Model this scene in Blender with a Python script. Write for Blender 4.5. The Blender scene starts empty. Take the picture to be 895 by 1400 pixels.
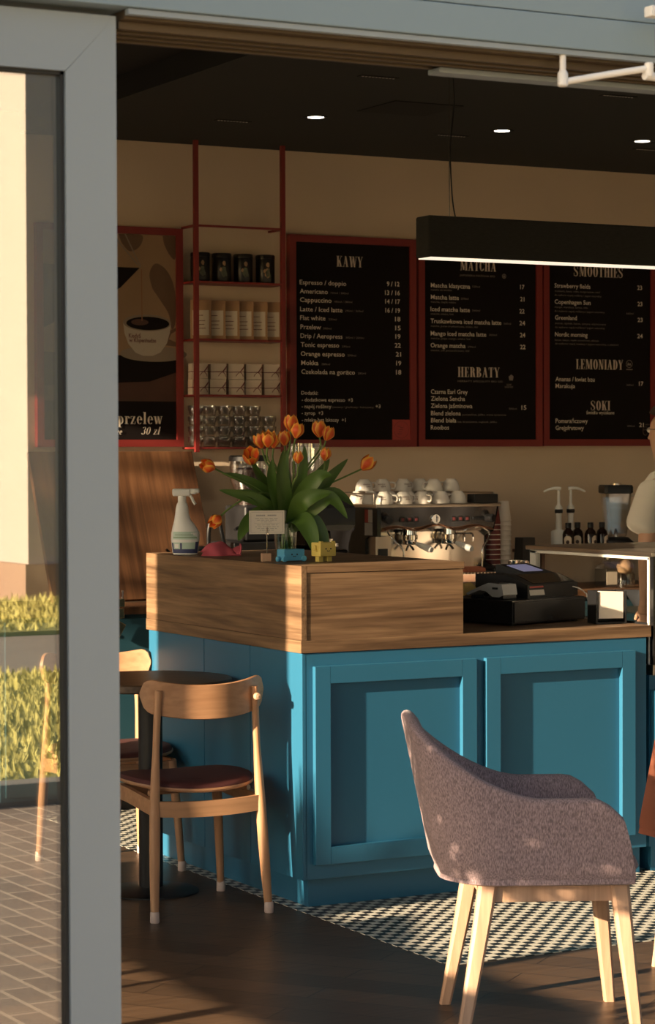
import bpy, bmesh, math, random
from mathutils import Vector, Matrix, Euler
random.seed(7)
PI = math.pi
R = math.radians
scene = bpy.context.scene
COL = scene.collection

# ------------------------------------------------------------------ camera
cd = bpy.data.cameras.new('camera')
cam = bpy.data.objects.new('camera', cd)
COL.objects.link(cam)
scene.camera = cam
yaw, pitch, roll = R(28.2024), R(-1.38642), R(-0.19037)
fw = Vector((math.sin(yaw), math.cos(yaw), 0)); rt = Vector((math.cos(yaw), -math.sin(yaw), 0)); up = Vector((0, 0, 1))
f2 = fw*math.cos(pitch) + up*math.sin(pitch)
u2 = up*math.cos(pitch) - fw*math.sin(pitch)
r3 = rt*math.cos(roll) + u2*math.sin(roll)
u3 = u2*math.cos(roll) - rt*math.sin(roll)
cam.matrix_world = Matrix(((r3.x, u3.x, -f2.x, 0), (r3.y, u3.y, -f2.y, 0), (r3.z, u3.z, -f2.z, 1.6), (0, 0, 0, 1)))
cd.sensor_fit = 'VERTICAL'
cd.sensor_height = 36.0
cd.sensor_width = 36.0*895/1400
cd.lens = 3221.8/1400*36.0
cd.clip_start = 0.05
cd.clip_end = 300
cd.dof.use_dof = True
cd.dof.focus_distance = 8.3
cd.dof.aperture_fstop = 9.0

# ------------------------------------------------------------------ light
SUN_AZ, SUN_EL = R(8.0), R(15.2)
sun_dir = Vector((math.cos(SUN_AZ)*math.cos(SUN_EL), math.sin(SUN_AZ)*math.cos(SUN_EL), -math.sin(SUN_EL)))
sd = bpy.data.lights.new('sun', 'SUN')
sd.energy = 20.0
sd.color = (1.0, 0.78, 0.54)
sd.angle = R(0.6)
so = bpy.data.objects.new('sun', sd)
COL.objects.link(so)
so.rotation_euler = sun_dir.to_track_quat('-Z', 'Y').to_euler()
so.location = (-8, 3, 6)

w = bpy.data.worlds.new('sky')
scene.world = w
w.use_nodes = True
nt = w.node_tree
bg = nt.nodes['Background']
sky = nt.nodes.new('ShaderNodeTexSky')
sky.sky_type = 'NISHITA'
sky.sun_disc = False
sky.sun_elevation = SUN_EL
sky.sun_rotation = R(270) - SUN_AZ
sky.dust_density = 2.0
nt.links.new(sky.outputs[0], bg.inputs[0])
bg.inputs[1].default_value = 0.28

vs = scene.view_settings
vs.view_transform = 'Standard'
vs.look = 'None'
vs.exposure = 0.0
vs.gamma = 1.0
vs.use_curve_mapping = False

# ------------------------------------------------------------------ materials
M = {}

def mat(name, col, rough=0.6, metal=0.0, var=0.06, scale=8.0, bump=0.0, bscale=60.0, spec=None, coat=0.0, stretch=None):
    m = bpy.data.materials.new(name)
    m.use_nodes = True
    n = m.node_tree.nodes; l = m.node_tree.links
    b = n['Principled BSDF']
    b.inputs['Roughness'].default_value = rough
    b.inputs['Metallic'].default_value = metal
    if spec is not None: b.inputs['Specular IOR Level'].default_value = spec
    b.inputs['Coat Weight'].default_value = coat
    tc = n.new('ShaderNodeTexCoord')
    src = tc.outputs['Object']
    if stretch:
        mp = n.new('ShaderNodeMapping'); mp.inputs['Scale'].default_value = stretch
        l.new(src, mp.inputs[0]); src = mp.outputs[0]
    ns = n.new('ShaderNodeTexNoise')
    ns.inputs['Scale'].default_value = scale; ns.inputs['Detail'].default_value = 5
    l.new(src, ns.inputs['Vector'])
    mx = n.new('ShaderNodeMix'); mx.data_type = 'RGBA'
    mx.inputs[6].default_value = tuple(c*(1-var) for c in col)+(1,)
    mx.inputs[7].default_value = tuple(min(1, c*(1+var)) for c in col)+(1,)
    l.new(ns.outputs[0], mx.inputs[0])
    l.new(mx.outputs[2], b.inputs['Base Color'])
    if bump:
        n2 = n.new('ShaderNodeTexNoise'); n2.inputs['Scale'].default_value = bscale; n2.inputs['Detail'].default_value = 4
        l.new(src, n2.inputs['Vector'])
        bp = n.new('ShaderNodeBump'); bp.inputs['Strength'].default_value = bump; bp.inputs['Distance'].default_value = 0.01
        l.new(n2.outputs[0], bp.inputs['Height']); l.new(bp.outputs[0], b.inputs['Normal'])
    M[name] = m
    return m

def wood(name, dark, light, axis='X', rough=0.5, scale=1.0, streak=0.5, knots=True):
    """grain runs along the given axis of the object's own space"""
    m = bpy.data.materials.new(name); m.use_nodes = True
    n = m.node_tree.nodes; l = m.node_tree.links; b = n['Principled BSDF']
    b.inputs['Roughness'].default_value = rough
    tc = n.new('ShaderNodeTexCoord'); mp = n.new('ShaderNodeMapping')
    s = [14*scale]*3; s['XYZ'.index(axis)] = 0.9*scale
    mp.inputs['Scale'].default_value = s
    l.new(tc.outputs['Object'], mp.inputs[0])
    n1 = n.new('ShaderNodeTexNoise'); n1.inputs['Scale'].default_value = 1.3; n1.inputs['Detail'].default_value = 6; n1.inputs['Distortion'].default_value = 1.2
    l.new(mp.outputs[0], n1.inputs['Vector'])
    mp2 = n.new('ShaderNodeMapping'); s2 = [120*scale]*3; s2['XYZ'.index(axis)] = 4*scale
    mp2.inputs['Scale'].default_value = s2
    l.new(tc.outputs['Object'], mp2.inputs[0])
    n2 = n.new('ShaderNodeTexNoise'); n2.inputs['Scale'].default_value = 1.0; n2.inputs['Detail'].default_value = 3
    l.new(mp2.outputs[0], n2.inputs['Vector'])
    r = n.new('ShaderNodeValToRGB')
    r.color_ramp.elements[0].position = 0.30; r.color_ramp.elements[0].color = tuple(dark)+(1,)
    r.color_ramp.elements[1].position = 0.62; r.color_ramp.elements[1].color = tuple(light)+(1,)
    l.new(n1.outputs[0], r.inputs[0])
    mx = n.new('ShaderNodeMix'); mx.data_type = 'RGBA'; mx.blend_type = 'MULTIPLY'; mx.inputs[0].default_value = streak
    r2 = n.new('ShaderNodeValToRGB')
    r2.color_ramp.elements[0].position = 0.35; r2.color_ramp.elements[0].color = (0.55, 0.5, 0.45, 1)
    r2.color_ramp.elements[1].position = 0.6; r2.color_ramp.elements[1].color = (1, 1, 1, 1)
    l.new(n2.outputs[0], r2.inputs[0])
    l.new(r.outputs[0], mx.inputs[6]); l.new(r2.outputs[0], mx.inputs[7])
    l.new(mx.outputs[2], b.inputs['Base Color'])
    bp = n.new('ShaderNodeBump'); bp.inputs['Strength'].default_value = 0.12; bp.inputs['Distance'].default_value = 0.004
    l.new(n2.outputs[0], bp.inputs['Height']); l.new(bp.outputs[0], b.inputs['Normal'])
    M[name] = m
    return m

def glass(name, base=0.05, edge=0.5, power=4.0, tint=(0.95, 0.96, 0.95), rough=0.0):
    m = bpy.data.materials.new(name); m.use_nodes = True
    n = m.node_tree.nodes; l = m.node_tree.links
    out = n['Material Output']; n.remove(n['Principled BSDF'])
    tr = n.new('ShaderNodeBsdfTransparent'); tr.inputs[0].default_value = tuple(tint)+(1,)
    gl = n.new('ShaderNodeBsdfGlossy'); gl.inputs['Roughness'].default_value = rough; gl.inputs[0].default_value = (1, 1, 1, 1)
    lw = n.new('ShaderNodeLayerWeight'); lw.inputs[0].default_value = 0.5
    pw = n.new('ShaderNodeMath'); pw.operation = 'POWER'; pw.inputs[1].default_value = power
    l.new(lw.outputs['Facing'], pw.inputs[0])
    ma = n.new('ShaderNodeMath'); ma.operation = 'MULTIPLY_ADD'; ma.inputs[1].default_value = edge; ma.inputs[2].default_value = base
    l.new(pw.outputs[0], ma.inputs[0])
    mx = n.new('ShaderNodeMixShader')
    l.new(ma.outputs[0], mx.inputs[0]); l.new(tr.outputs[0], mx.inputs[1]); l.new(gl.outputs[0], mx.inputs[2])
    l.new(mx.outputs[0], out.inputs[0])
    M[name] = m
    return m

def emit(name, col, strength):
    m = bpy.data.materials.new(name); m.use_nodes = True
    b = m.node_tree.nodes['Principled BSDF']
    b.inputs['Base Color'].default_value = tuple(col)+(1,)
    b.inputs['Emission Color'].default_value = tuple(col)+(1,)
    b.inputs['Emission Strength'].default_value = strength
    M[name] = m
    return m

mat('teal', (0.020, 0.125, 0.225), 0.42, var=0.03, scale=3)
mat('teal_dark', (0.020, 0.075, 0.105), 0.45, var=0.05)
wood('oak', (0.085, 0.045, 0.022), (0.25, 0.15, 0.08), 'X', 0.5, 0.9, 0.75)
wood('oak_side', (0.085, 0.045, 0.022), (0.25, 0.15, 0.08), 'Y', 0.5, 0.9, 0.75)
wood('walnut', (0.075, 0.030, 0.012), (0.20, 0.090, 0.038), 'Z', 0.5, 0.7, 0.6)
wood('table_wood', (0.05, 0.028, 0.015), (0.12, 0.068, 0.036), 'X', 0.4, 0.9, 0.5)
wood('beech', (0.40, 0.20, 0.10), (0.50, 0.275, 0.145), 'Z', 0.45, 0.8, 0.3)
wood('beech_flat', (0.37, 0.185, 0.092), (0.48, 0.26, 0.135), 'X', 0.42, 0.6, 0.3)
wood('birch', (0.47, 0.28, 0.175), (0.57, 0.355, 0.235), 'Z', 0.5, 0.8, 0.25)
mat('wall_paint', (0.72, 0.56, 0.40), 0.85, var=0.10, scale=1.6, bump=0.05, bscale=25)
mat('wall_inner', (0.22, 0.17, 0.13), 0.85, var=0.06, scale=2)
mat('ceiling_black', (0.008, 0.008, 0.008), 0.9)
mat('ceiling_dark', (0.020, 0.021, 0.019), 0.9)
mat('red_metal', (0.23, 0.022, 0.018), 0.45, var=0.08)
mat('board_black', (0.011, 0.0075, 0.0065), 0.8, var=0.1, spec=0.15)
mat('cream_print', (0.85, 0.74, 0.61), 0.7, var=0.02)
mat('dim_print', (0.27, 0.22, 0.18), 0.7, var=0.02)
mat('head_print', (0.70, 0.58, 0.47), 0.7, var=0.02)
mat('sticker_red', (0.42, 0.055, 0.045), 0.6, var=0.04)
mat('alu_frame', (0.29, 0.33, 0.35), 0.5, metal=0.0, var=0.03, scale=3)
mat('alu_header', (0.23, 0.30, 0.335), 0.5, var=0.03, scale=3)
mat('alu_bright', (0.62, 0.60, 0.57), 0.3, metal=0.85)
mat('bronze_track', (0.12, 0.085, 0.05), 0.45, metal=0.5)
mat('rubber', (0.015, 0.016, 0.016), 0.6)
mat('white_metal', (0.80, 0.76, 0.70), 0.4)
mat('black_plastic', (0.010, 0.010, 0.011), 0.42, var=0.1)
mat('black_gloss', (0.008, 0.008, 0.009), 0.14, var=0.1)
mat('grey_plastic', (0.52, 0.52, 0.50), 0.45)
mat('steel', (0.66, 0.60, 0.54), 0.16, metal=1.0, var=0.05)
mat('steel_brushed', (0.52, 0.45, 0.38), 0.28, metal=1.0, var=0.08)
mat('chrome', (0.85, 0.82, 0.78), 0.07, metal=1.0)
mat('brass', (0.75, 0.58, 0.34), 0.22, metal=1.0)
mat('copper', (0.80, 0.42, 0.26), 0.2, metal=1.0)
mat('porcelain', (0.78, 0.73, 0.66), 0.22, var=0.02, coat=0.3)
mat('print_brown', (0.14, 0.035, 0.025), 0.6)
mat('print_grey', (0.28, 0.28, 0.28), 0.6)
mat('paper_white', (0.66, 0.61, 0.54), 0.7, var=0.03)
mat('paper_cup', (0.80, 0.71, 0.60), 0.6, var=0.03)
mat('cup_red', (0.17, 0.028, 0.022), 0.5)
mat('kraft', (0.40, 0.235, 0.125), 0.8, var=0.08)
mat('label_cream', (0.62, 0.53, 0.42), 0.7, var=0.03)
mat('box_cream', (0.66, 0.54, 0.42), 0.75, var=0.03)
mat('string_red', (0.17, 0.035, 0.035), 0.8)
mat('tin_black', (0.014, 0.012, 0.011), 0.35)
mat('tin_art_gold', (0.40, 0.24, 0.12), 0.5, var=0.5, scale=60)
mat('tin_art_green', (0.11, 0.12, 0.075), 0.5, var=0.5, scale=60)
mat('seat_red', (0.075, 0.016, 0.014), 0.75, var=0.08, bump=0.1, bscale=300)
mat('glide', (0.55, 0.42, 0.36), 0.3)
mat('terracotta', (0.33, 0.105, 0.055), 0.85, var=0.06, bump=0.1, bscale=250)
mat('cloth_pink', (0.48, 0.085, 0.115), 0.95, var=0.10, scale=30, bump=0.3, bscale=500)
mat('cloth_yellow', (0.72, 0.50, 0.16), 0.9, var=0.08, bump=0.2, bscale=400)
mat('bottle_white', (0.84, 0.83, 0.79), 0.35, var=0.02)
mat('label_green', (0.52, 0.66, 0.56), 0.5)
mat('label_blue', (0.055, 0.065, 0.16), 0.5)
mat('toy_blue', (0.085, 0.36, 0.60), 0.55, var=0.03)
mat('toy_yellow', (0.66, 0.52, 0.13), 0.55, var=0.03)
mat('toy_face', (0.02, 0.03, 0.04), 0.6)
mat('leaf', (0.085, 0.165, 0.030), 0.45, var=0.25, scale=12)
mat('stem', (0.14, 0.23, 0.055), 0.5, var=0.15)
mat('coffee', (0.035, 0.014, 0.008), 0.4, var=0.4, scale=90, bump=0.6, bscale=120)
mat('amber', (0.018, 0.009, 0.006), 0.12)
mat('cork', (0.42, 0.26, 0.14), 0.9, var=0.25, scale=50)
mat('skin', (0.52, 0.29, 0.19), 0.55, var=0.05)
mat('hair', (0.035, 0.018, 0.010), 0.6, var=0.3, scale=80)
mat('tshirt', (0.72, 0.66, 0.57), 0.9, var=0.03)
mat('trousers', (0.02, 0.022, 0.028), 0.9)
mat('felt', (0.016, 0.016, 0.014), 0.95, var=0.75, scale=40, bump=0.5, bscale=220, stretch=(1, 1, 6))
mat('pastry', (0.50, 0.20, 0.06), 0.7, var=0.5, scale=40)
mat('wire_white', (0.7, 0.66, 0.6), 0.5)
mat('tile_plinth', (0.16, 0.13, 0.10), 0.8)
emit('screen', (0.30, 0.29, 0.46), 0.35)
emit('spot_lamp', (1.0, 0.86, 0.68), 9.0)
emit('led_strip', (1.0, 0.86, 0.68), 1.0)
glass('glass_coated', 0.28, 0.5, 5.0, (0.80, 0.80, 0.76))
glass('glass_window', 0.03, 0.6, 5.0, (0.97, 0.97, 0.96))
glass('glass_case', 0.035, 0.5, 4.0, (0.93, 0.93, 0.91))
glass('glass_ware', 0.13, 0.65, 2.2, (0.93, 0.94, 0.93), 0.02)
glass('glass_vase', 0.05, 0.55, 2.5, (0.93, 0.96, 0.93))

def fabric(name, a, bcol, s=430):
    m = mat(name, a, 0.95, var=0.0)
    n = m.node_tree.nodes; l = m.node_tree.links; b = n['Principled BSDF']
    tc = n.new('ShaderNodeTexCoord'); mp = n.new('ShaderNodeMapping'); mp.inputs['Scale'].default_value = (s, s, s*0.22)
    l.new(tc.outputs['Object'], mp.inputs[0])
    ns = n.new('ShaderNodeTexNoise'); ns.inputs['Scale'].default_value = 1; ns.inputs['Detail'].default_value = 2
    l.new(mp.outputs[0], ns.inputs['Vector'])
    r = n.new('ShaderNodeValToRGB'); r.color_ramp.elements[0].position = 0.36; r.color_ramp.elements[1].position = 0.66
    r.color_ramp.elements[0].color = tuple(a)+(1,); r.color_ramp.elements[1].color = tuple(bcol)+(1,)
    l.new(ns.outputs[0], r.inputs[0]); l.new(r.outputs[0], b.inputs['Base Color'])
    bp = n.new('ShaderNodeBump'); bp.inputs['Strength'].default_value = 0.25; bp.inputs['Distance'].default_value = 0.003
    l.new(ns.outputs[0], bp.inputs['Height']); l.new(bp.outputs[0], b.inputs['Normal'])
    b.inputs['Sheen Weight'].default_value = 0.15
    return m
fabric('mauve', (0.20, 0.145, 0.152), (0.50, 0.355, 0.365))

def parquet():
    m = mat('parquet', (0.09, 0.055, 0.033), 0.42, var=0.0)
    n = m.node_tree.nodes; l = m.node_tree.links; b = n['Principled BSDF']
    tc = n.new('ShaderNodeTexCoord'); mp = n.new('ShaderNodeMapping')
    mp.inputs['Rotation'].default_value = (0, 0, R(52)); mp.inputs['Scale'].default_value = (1, 1, 1)
    l.new(tc.outputs['Object'], mp.inputs[0])
    br = n.new('ShaderNodeTexBrick')
    br.inputs['Scale'].default_value = 1.0
    br.inputs['Brick Width'].default_value = 0.95; br.inputs['Row Height'].default_value = 0.14
    br.inputs['Mortar Size'].default_value = 0.0022; br.inputs['Bias'].default_value = 0.0
    br.inputs['Color1'].default_value = (0.125, 0.074, 0.042, 1); br.inputs['Color2'].default_value = (0.072, 0.043, 0.025, 1)
    br.inputs['Mortar'].default_value = (0.015, 0.009, 0.006, 1)
    l.new(mp.outputs[0], br.inputs[0])
    mp2 = n.new('ShaderNodeMapping'); mp2.inputs['Rotation'].default_value = (0, 0, R(52)); mp2.inputs['Scale'].default_value = (3, 45, 10)
    l.new(tc.outputs['Object'], mp2.inputs[0])
    ns = n.new('ShaderNodeTexNoise'); ns.inputs['Scale'].default_value = 1; ns.inputs['Detail'].default_value = 5
    l.new(mp2.outputs[0], ns.inputs['Vector'])
    mx = n.new('ShaderNodeMix'); mx.data_type = 'RGBA'; mx.blend_type = 'MULTIPLY'; mx.inputs[0].default_value = 0.6
    r = n.new('ShaderNodeValToRGB'); r.color_ramp.elements[0].position = 0.3; r.color_ramp.elements[0].color = (0.5, 0.48, 0.46, 1)
    r.color_ramp.elements[1].position = 0.65; r.color_ramp.elements[1].color = (1, 1, 1, 1)
    l.new(ns.outputs[0], r.inputs[0]); l.new(br.outputs[0], mx.inputs[6]); l.new(r.outputs[0], mx.inputs[7])
    l.new(mx.outputs[2], b.inputs['Base Color'])
    bp = n.new('ShaderNodeBump'); bp.inputs['Strength'].default_value = 0.15; bp.inputs['Distance'].default_value = 0.004
    l.new(ns.outputs[0], bp.inputs['Height']); l.new(bp.outputs[0], b.inputs['Normal'])
parquet()

def tiles():
    m = mat('checker_tile', (0.5, 0.5, 0.45), 0.35, var=0.0)
    n = m.node_tree.nodes; l = m.node_tree.links; b = n['Principled BSDF']
    tc = n.new('ShaderNodeTexCoord')
    ck = n.new('ShaderNodeTexChecker'); ck.inputs['Scale'].default_value = 1/0.0352
    ck.inputs['Color1'].default_value = (0.66, 0.63, 0.54, 1); ck.inputs['Color2'].default_value = (0.018, 0.018, 0.02, 1)
    mp = n.new('ShaderNodeMapping'); mp.inputs['Location'].default_value = (0, 0, 0.003)
    l.new(tc.outputs['Object'], mp.inputs[0]); l.new(mp.outputs[0], ck.inputs[0])
    l.new(ck.outputs[0], b.inputs['Base Color'])
tiles()

def paving():
    m = mat('paving', (0.3, 0.25, 0.2), 0.85, var=0.0)
    n = m.node_tree.nodes; l = m.node_tree.links; b = n['Principled BSDF']
    tc = n.new('ShaderNodeTexCoord'); mp = n.new('ShaderNodeMapping'); mp.inputs['Rotation'].default_value = (0, 0, R(92))
    l.new(tc.outputs['Object'], mp.inputs[0])
    br = n.new('ShaderNodeTexBrick'); br.inputs['Scale'].default_value = 1.0
    br.inputs['Brick Width'].default_value = 0.21; br.inputs['Row Height'].default_value = 0.105; br.inputs['Mortar Size'].default_value = 0.008
    br.inputs['Color1'].default_value = (0.27, 0.215, 0.17, 1); br.inputs['Color2'].default_value = (0.21, 0.165, 0.13, 1); br.inputs['Mortar'].default_value = (0.45, 0.37, 0.28, 1)
    l.new(mp.outputs[0], br.inputs[0]); l.new(br.outputs[0], b.inputs['Base Color'])
paving()
mat('asphalt', (0.05, 0.05, 0.05), 0.95, var=0.15)
mat('curb_stone', (0.22, 0.19, 0.16), 0.9, var=0.1)
mat('road', (0.24, 0.195, 0.155), 0.9, var=0.1, scale=3)
mat('grass_soil', (0.34, 0.32, 0.09), 0.95, var=0.3, scale=5)
mat('grass_blade', (0.46, 0.42, 0.12), 0.8, var=0.35, scale=1.5)
mat('dandelion', (0.75, 0.55, 0.05), 0.7)
mat('stucco', (0.37, 0.335, 0.30), 0.9, var=0.03)
mat('plinth_brown', (0.26, 0.17, 0.12), 0.9, var=0.1)
mat('tree_leaf', (0.06, 0.12, 0.03), 0.6, var=0.3)
mat('bark', (0.12, 0.08, 0.05), 0.9, var=0.2)

def petal():
    m = mat('petal', (0.7, 0.1, 0.02), 0.5, var=0.0)
    n = m.node_tree.nodes; l = m.node_tree.links; b = n['Principled BSDF']
    at = n.new('ShaderNodeAttribute'); at.attribute_name = 'petal_edge'
    r = n.new('ShaderNodeValToRGB')
    r.color_ramp.elements[0].position = 0.10; r.color_ramp.elements[0].color = (0.78, 0.10, 0.022, 1)
    r.color_ramp.elements[1].position = 0.75; r.color_ramp.elements[1].color = (0.95, 0.52, 0.07, 1)
    l.new(at.outputs['Fac'], r.inputs[0]); l.new(r.outputs[0], b.inputs['Base Color'])
    b.inputs['Subsurface Weight'].default_value = 0.0
petal()

# ------------------------------------------------------------------ mesh builder
class MB:
    def __init__(s): s.v = []; s.f = []; s.mi = []; s.mats = []; s.cur = 0; s.bev = False
    def use(s, m):
        if m not in s.mats: s.mats.append(m)
        s.cur = s.mats.index(m); return s
    def add(s, vs, fs):
        o = len(s.v); s.v += [tuple(p) for p in vs]
        for f in fs: s.f.append([i+o for i in f]); s.mi.append(s.cur)
        return s
    def box(s, a, b, bev=0.0, seg=2, rot=None, piv=None):
        a = Vector(a); b = Vector(b)
        bm = bmesh.new(); bmesh.ops.create_cube(bm, size=1)
        d = b-a; c = (a+b)/2
        for v in bm.verts: v.co = Vector((v.co.x*d.x, v.co.y*d.y, v.co.z*d.z))
        if bev > 0:
            s.bev = True
            bev = min(bev, min(abs(d.x), abs(d.y), abs(d.z))*0.45)
            bmesh.ops.bevel(bm, geom=list(bm.edges), offset=bev, segments=seg, profile=0.5, affect='EDGES')
        T = Matrix.Translation(c)
        if rot is not None:
            p = Vector(piv) if piv is not None else c
            T = Matrix.Translation(p) @ Euler(rot).to_matrix().to_4x4() @ Matrix.Translation(-p) @ T
        bm.verts.index_update()
        s.add([T @ v.co for v in bm.verts], [[v.index for v in f.verts] for f in bm.faces]); bm.free()
        return s
    def tube(s, pts, rad, seg=12, cap=True, closed=False):
        pts = [Vector(p) for p in pts]; n = len(pts)
        if not hasattr(rad, '__len__'): rad = [rad]*n
        ref = None; vs = []
        for i, p in enumerate(pts):
            if closed: t = (pts[(i+1) % n]-pts[i-1])
            else: t = (pts[min(i+1, n-1)]-pts[max(i-1, 0)])
            t.normalize()
            if ref is None: ref = t.orthogonal().normalized()
            else:
                ref = ref - t*ref.dot(t)
                ref = ref.normalized() if ref.length > 1e-6 else t.orthogonal().normalized()
            bi = t.cross(ref)
            for k in range(seg):
                a = 2*PI*k/seg
                vs.append(p+(ref*math.cos(a)+bi*math.sin(a))*rad[i])
        fs = []
        m = n if closed else n-1
        for i in range(m):
            j = (i+1) % n
            for k in range(seg):
                k2 = (k+1) % seg
                fs.append([i*seg+k, i*seg+k2, j*seg+k2, j*seg+k])
        if cap and not closed:
            fs.append(list(range(seg))[::-1]); fs.append([(n-1)*seg+k for k in range(seg)])
        return s.add(vs, fs)
    def lathe(s, prof, c=(0, 0, 0), seg=24, axis=None, cap=True, sx=1.0, sy=1.0):
        """prof: (r, z) pairs; axis: optional direction for local z"""
        c = Vector(c); q = Vector(axis).to_track_quat('Z', 'Y').to_matrix() if axis is not None else Matrix.Identity(3)
        vs = []
        for r, z in prof:
            for k in range(seg):
                a = 2*PI*k/seg
                vs.append(c+q @ Vector((r*math.cos(a)*sx, r*math.sin(a)*sy, z)))
        fs = []
        for i in range(len(prof)-1):
            for k in range(seg):
                k2 = (k+1) % seg
                fs.append([i*seg+k, i*seg+k2, (i+1)*seg+k2, (i+1)*seg+k])
        if cap:
            if prof[0][0] > 1e-5: fs.append(list(range(seg))[::-1])
            if prof[-1][0] > 1e-5: fs.append([(len(prof)-1)*seg+k for k in range(seg)])
        return s.add(vs, fs)
    def loft(s, rings, cap=True, closed=True):
        n = len(rings[0]); vs = [p for r in rings for p in r]; fs = []
        for i in range(len(rings)-1):
            for k in range(n if closed else n-1):
                k2 = (k+1) % n
                fs.append([i*n+k, i*n+k2, (i+1)*n+k2, (i+1)*n+k])
        if cap and closed:
            fs.append(list(range(n))[::-1]); fs.append([(len(rings)-1)*n+k for k in range(n)])
        return s.add(vs, fs)
    def prism(s, poly, fn, d):
        """poly (u, v) list mapped by fn(u, v, w) for w = 0 and d"""
        n = len(poly)
        vs = [fn(u, v, 0) for u, v in poly]+[fn(u, v, d) for u, v in poly]
        fs = [list(range(n))[::-1], [n+i for i in range(n)]]
        fs += [[i, (i+1) % n, n+(i+1) % n, n+i] for i in range(n)]
        return s.add(vs, fs)
    def sphere(s, c, r, seg=16, rings=10, sc=(1, 1, 1)):
        prof = [(max(1e-6, r*math.sin(PI*i/rings)), -r*math.cos(PI*i/rings)) for i in range(rings+1)]
        c = Vector(c); vs = []
        for rr, z in prof:
            for k in range(seg):
                a = 2*PI*k/seg
                vs.append((c.x+rr*math.cos(a)*sc[0], c.y+rr*math.sin(a)*sc[1], c.z+z*sc[2]))
        fs = []
        for i in range(rings):
            for k in range(seg):
                k2 = (k+1) % seg
                fs.append([i*seg+k, i*seg+k2, (i+1)*seg+k2, (i+1)*seg+k])
        return s.add(vs, fs)
    def xf(s, T, start=0):
        s.v[start:] = [tuple(T @ Vector(p)) for p in s.v[start:]]; return s
    def build(s, name, m=None, parent=None, loc=None, smooth=True, angle=38, fix=True):
        me = bpy.data.meshes.new(name)
        me.from_pydata(s.v, [], s.f)
        mats = s.mats if s.mats else [m]
        for q in mats: me.materials.append(M[q])
        if len(mats) > 1: me.polygons.foreach_set('material_index', s.mi)
        if fix:
            bm = bmesh.new(); bm.from_mesh(me)
            bmesh.ops.recalc_face_normals(bm, faces=bm.faces[:])
            bm.to_mesh(me); bm.free()
        if smooth:
            me.shade_smooth(); me.set_sharp_from_angle(angle=R(angle))
        o = bpy.data.objects.new(name, me); COL.objects.link(o)
        if s.bev and smooth:
            wm = o.modifiers.new('weighted_normal', 'WEIGHTED_NORMAL'); wm.keep_sharp = True; wm.weight = 100
        if parent is not None: o.parent = parent
        if loc is not None: o.location = loc
        return o

def tag(o, label, cat, group=None, kind=None):
    o['label'] = label; o['category'] = cat
    if group: o['group'] = group
    if kind: o['kind'] = kind
    return o

def thing(name, label, cat, loc=(0, 0, 0), rz=0.0, group=None):
    o = bpy.data.objects.new(name, None); COL.objects.link(o)
    o.empty_display_size = 0.05
    o.location = loc; o.rotation_euler = (0, 0, rz)
    return tag(o, label, cat, group)

def struct(o, label=None, cat=None):
    o['kind'] = 'structure'
    if label: o['label'] = label
    if cat: o['category'] = cat
    return o

def copy_tree(o, parent=None):
    c = o.copy(); COL.objects.link(c)
    if parent is not None: c.parent = parent
    for ch in [x for x in COL.objects if x.parent == o]: copy_tree(ch, c)
    return c

def dup(o, loc, rz, label, group=None):
    c = copy_tree(o); c.location = loc; c.rotation_euler = (0, 0, rz); c['label'] = label
    if group: c['group'] = group
    return c

def arc(c, r, a0, a1, n, plane='xy', z=0.0):
    out = []
    for i in range(n+1):
        a = R(a0+(a1-a0)*i/n)
        out.append((c[0]+r*math.cos(a), c[1]+r*math.sin(a)))
    return out

def bez(p, n=12):
    """Catmull-Rom through points"""
    p = [Vector(q) for q in p]; out = []
    for i in range(len(p)-1):
        a = p[max(i-1, 0)]; b = p[i]; c = p[i+1]; d = p[min(i+2, len(p)-1)]
        for k in range(n):
            t = k/n
            out.append(0.5*((2*b)+(c-a)*t+(2*a-5*b+4*c-d)*t*t+(3*b-a-3*c+d)*t**3))
    out.append(p[-1]); return out

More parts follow.
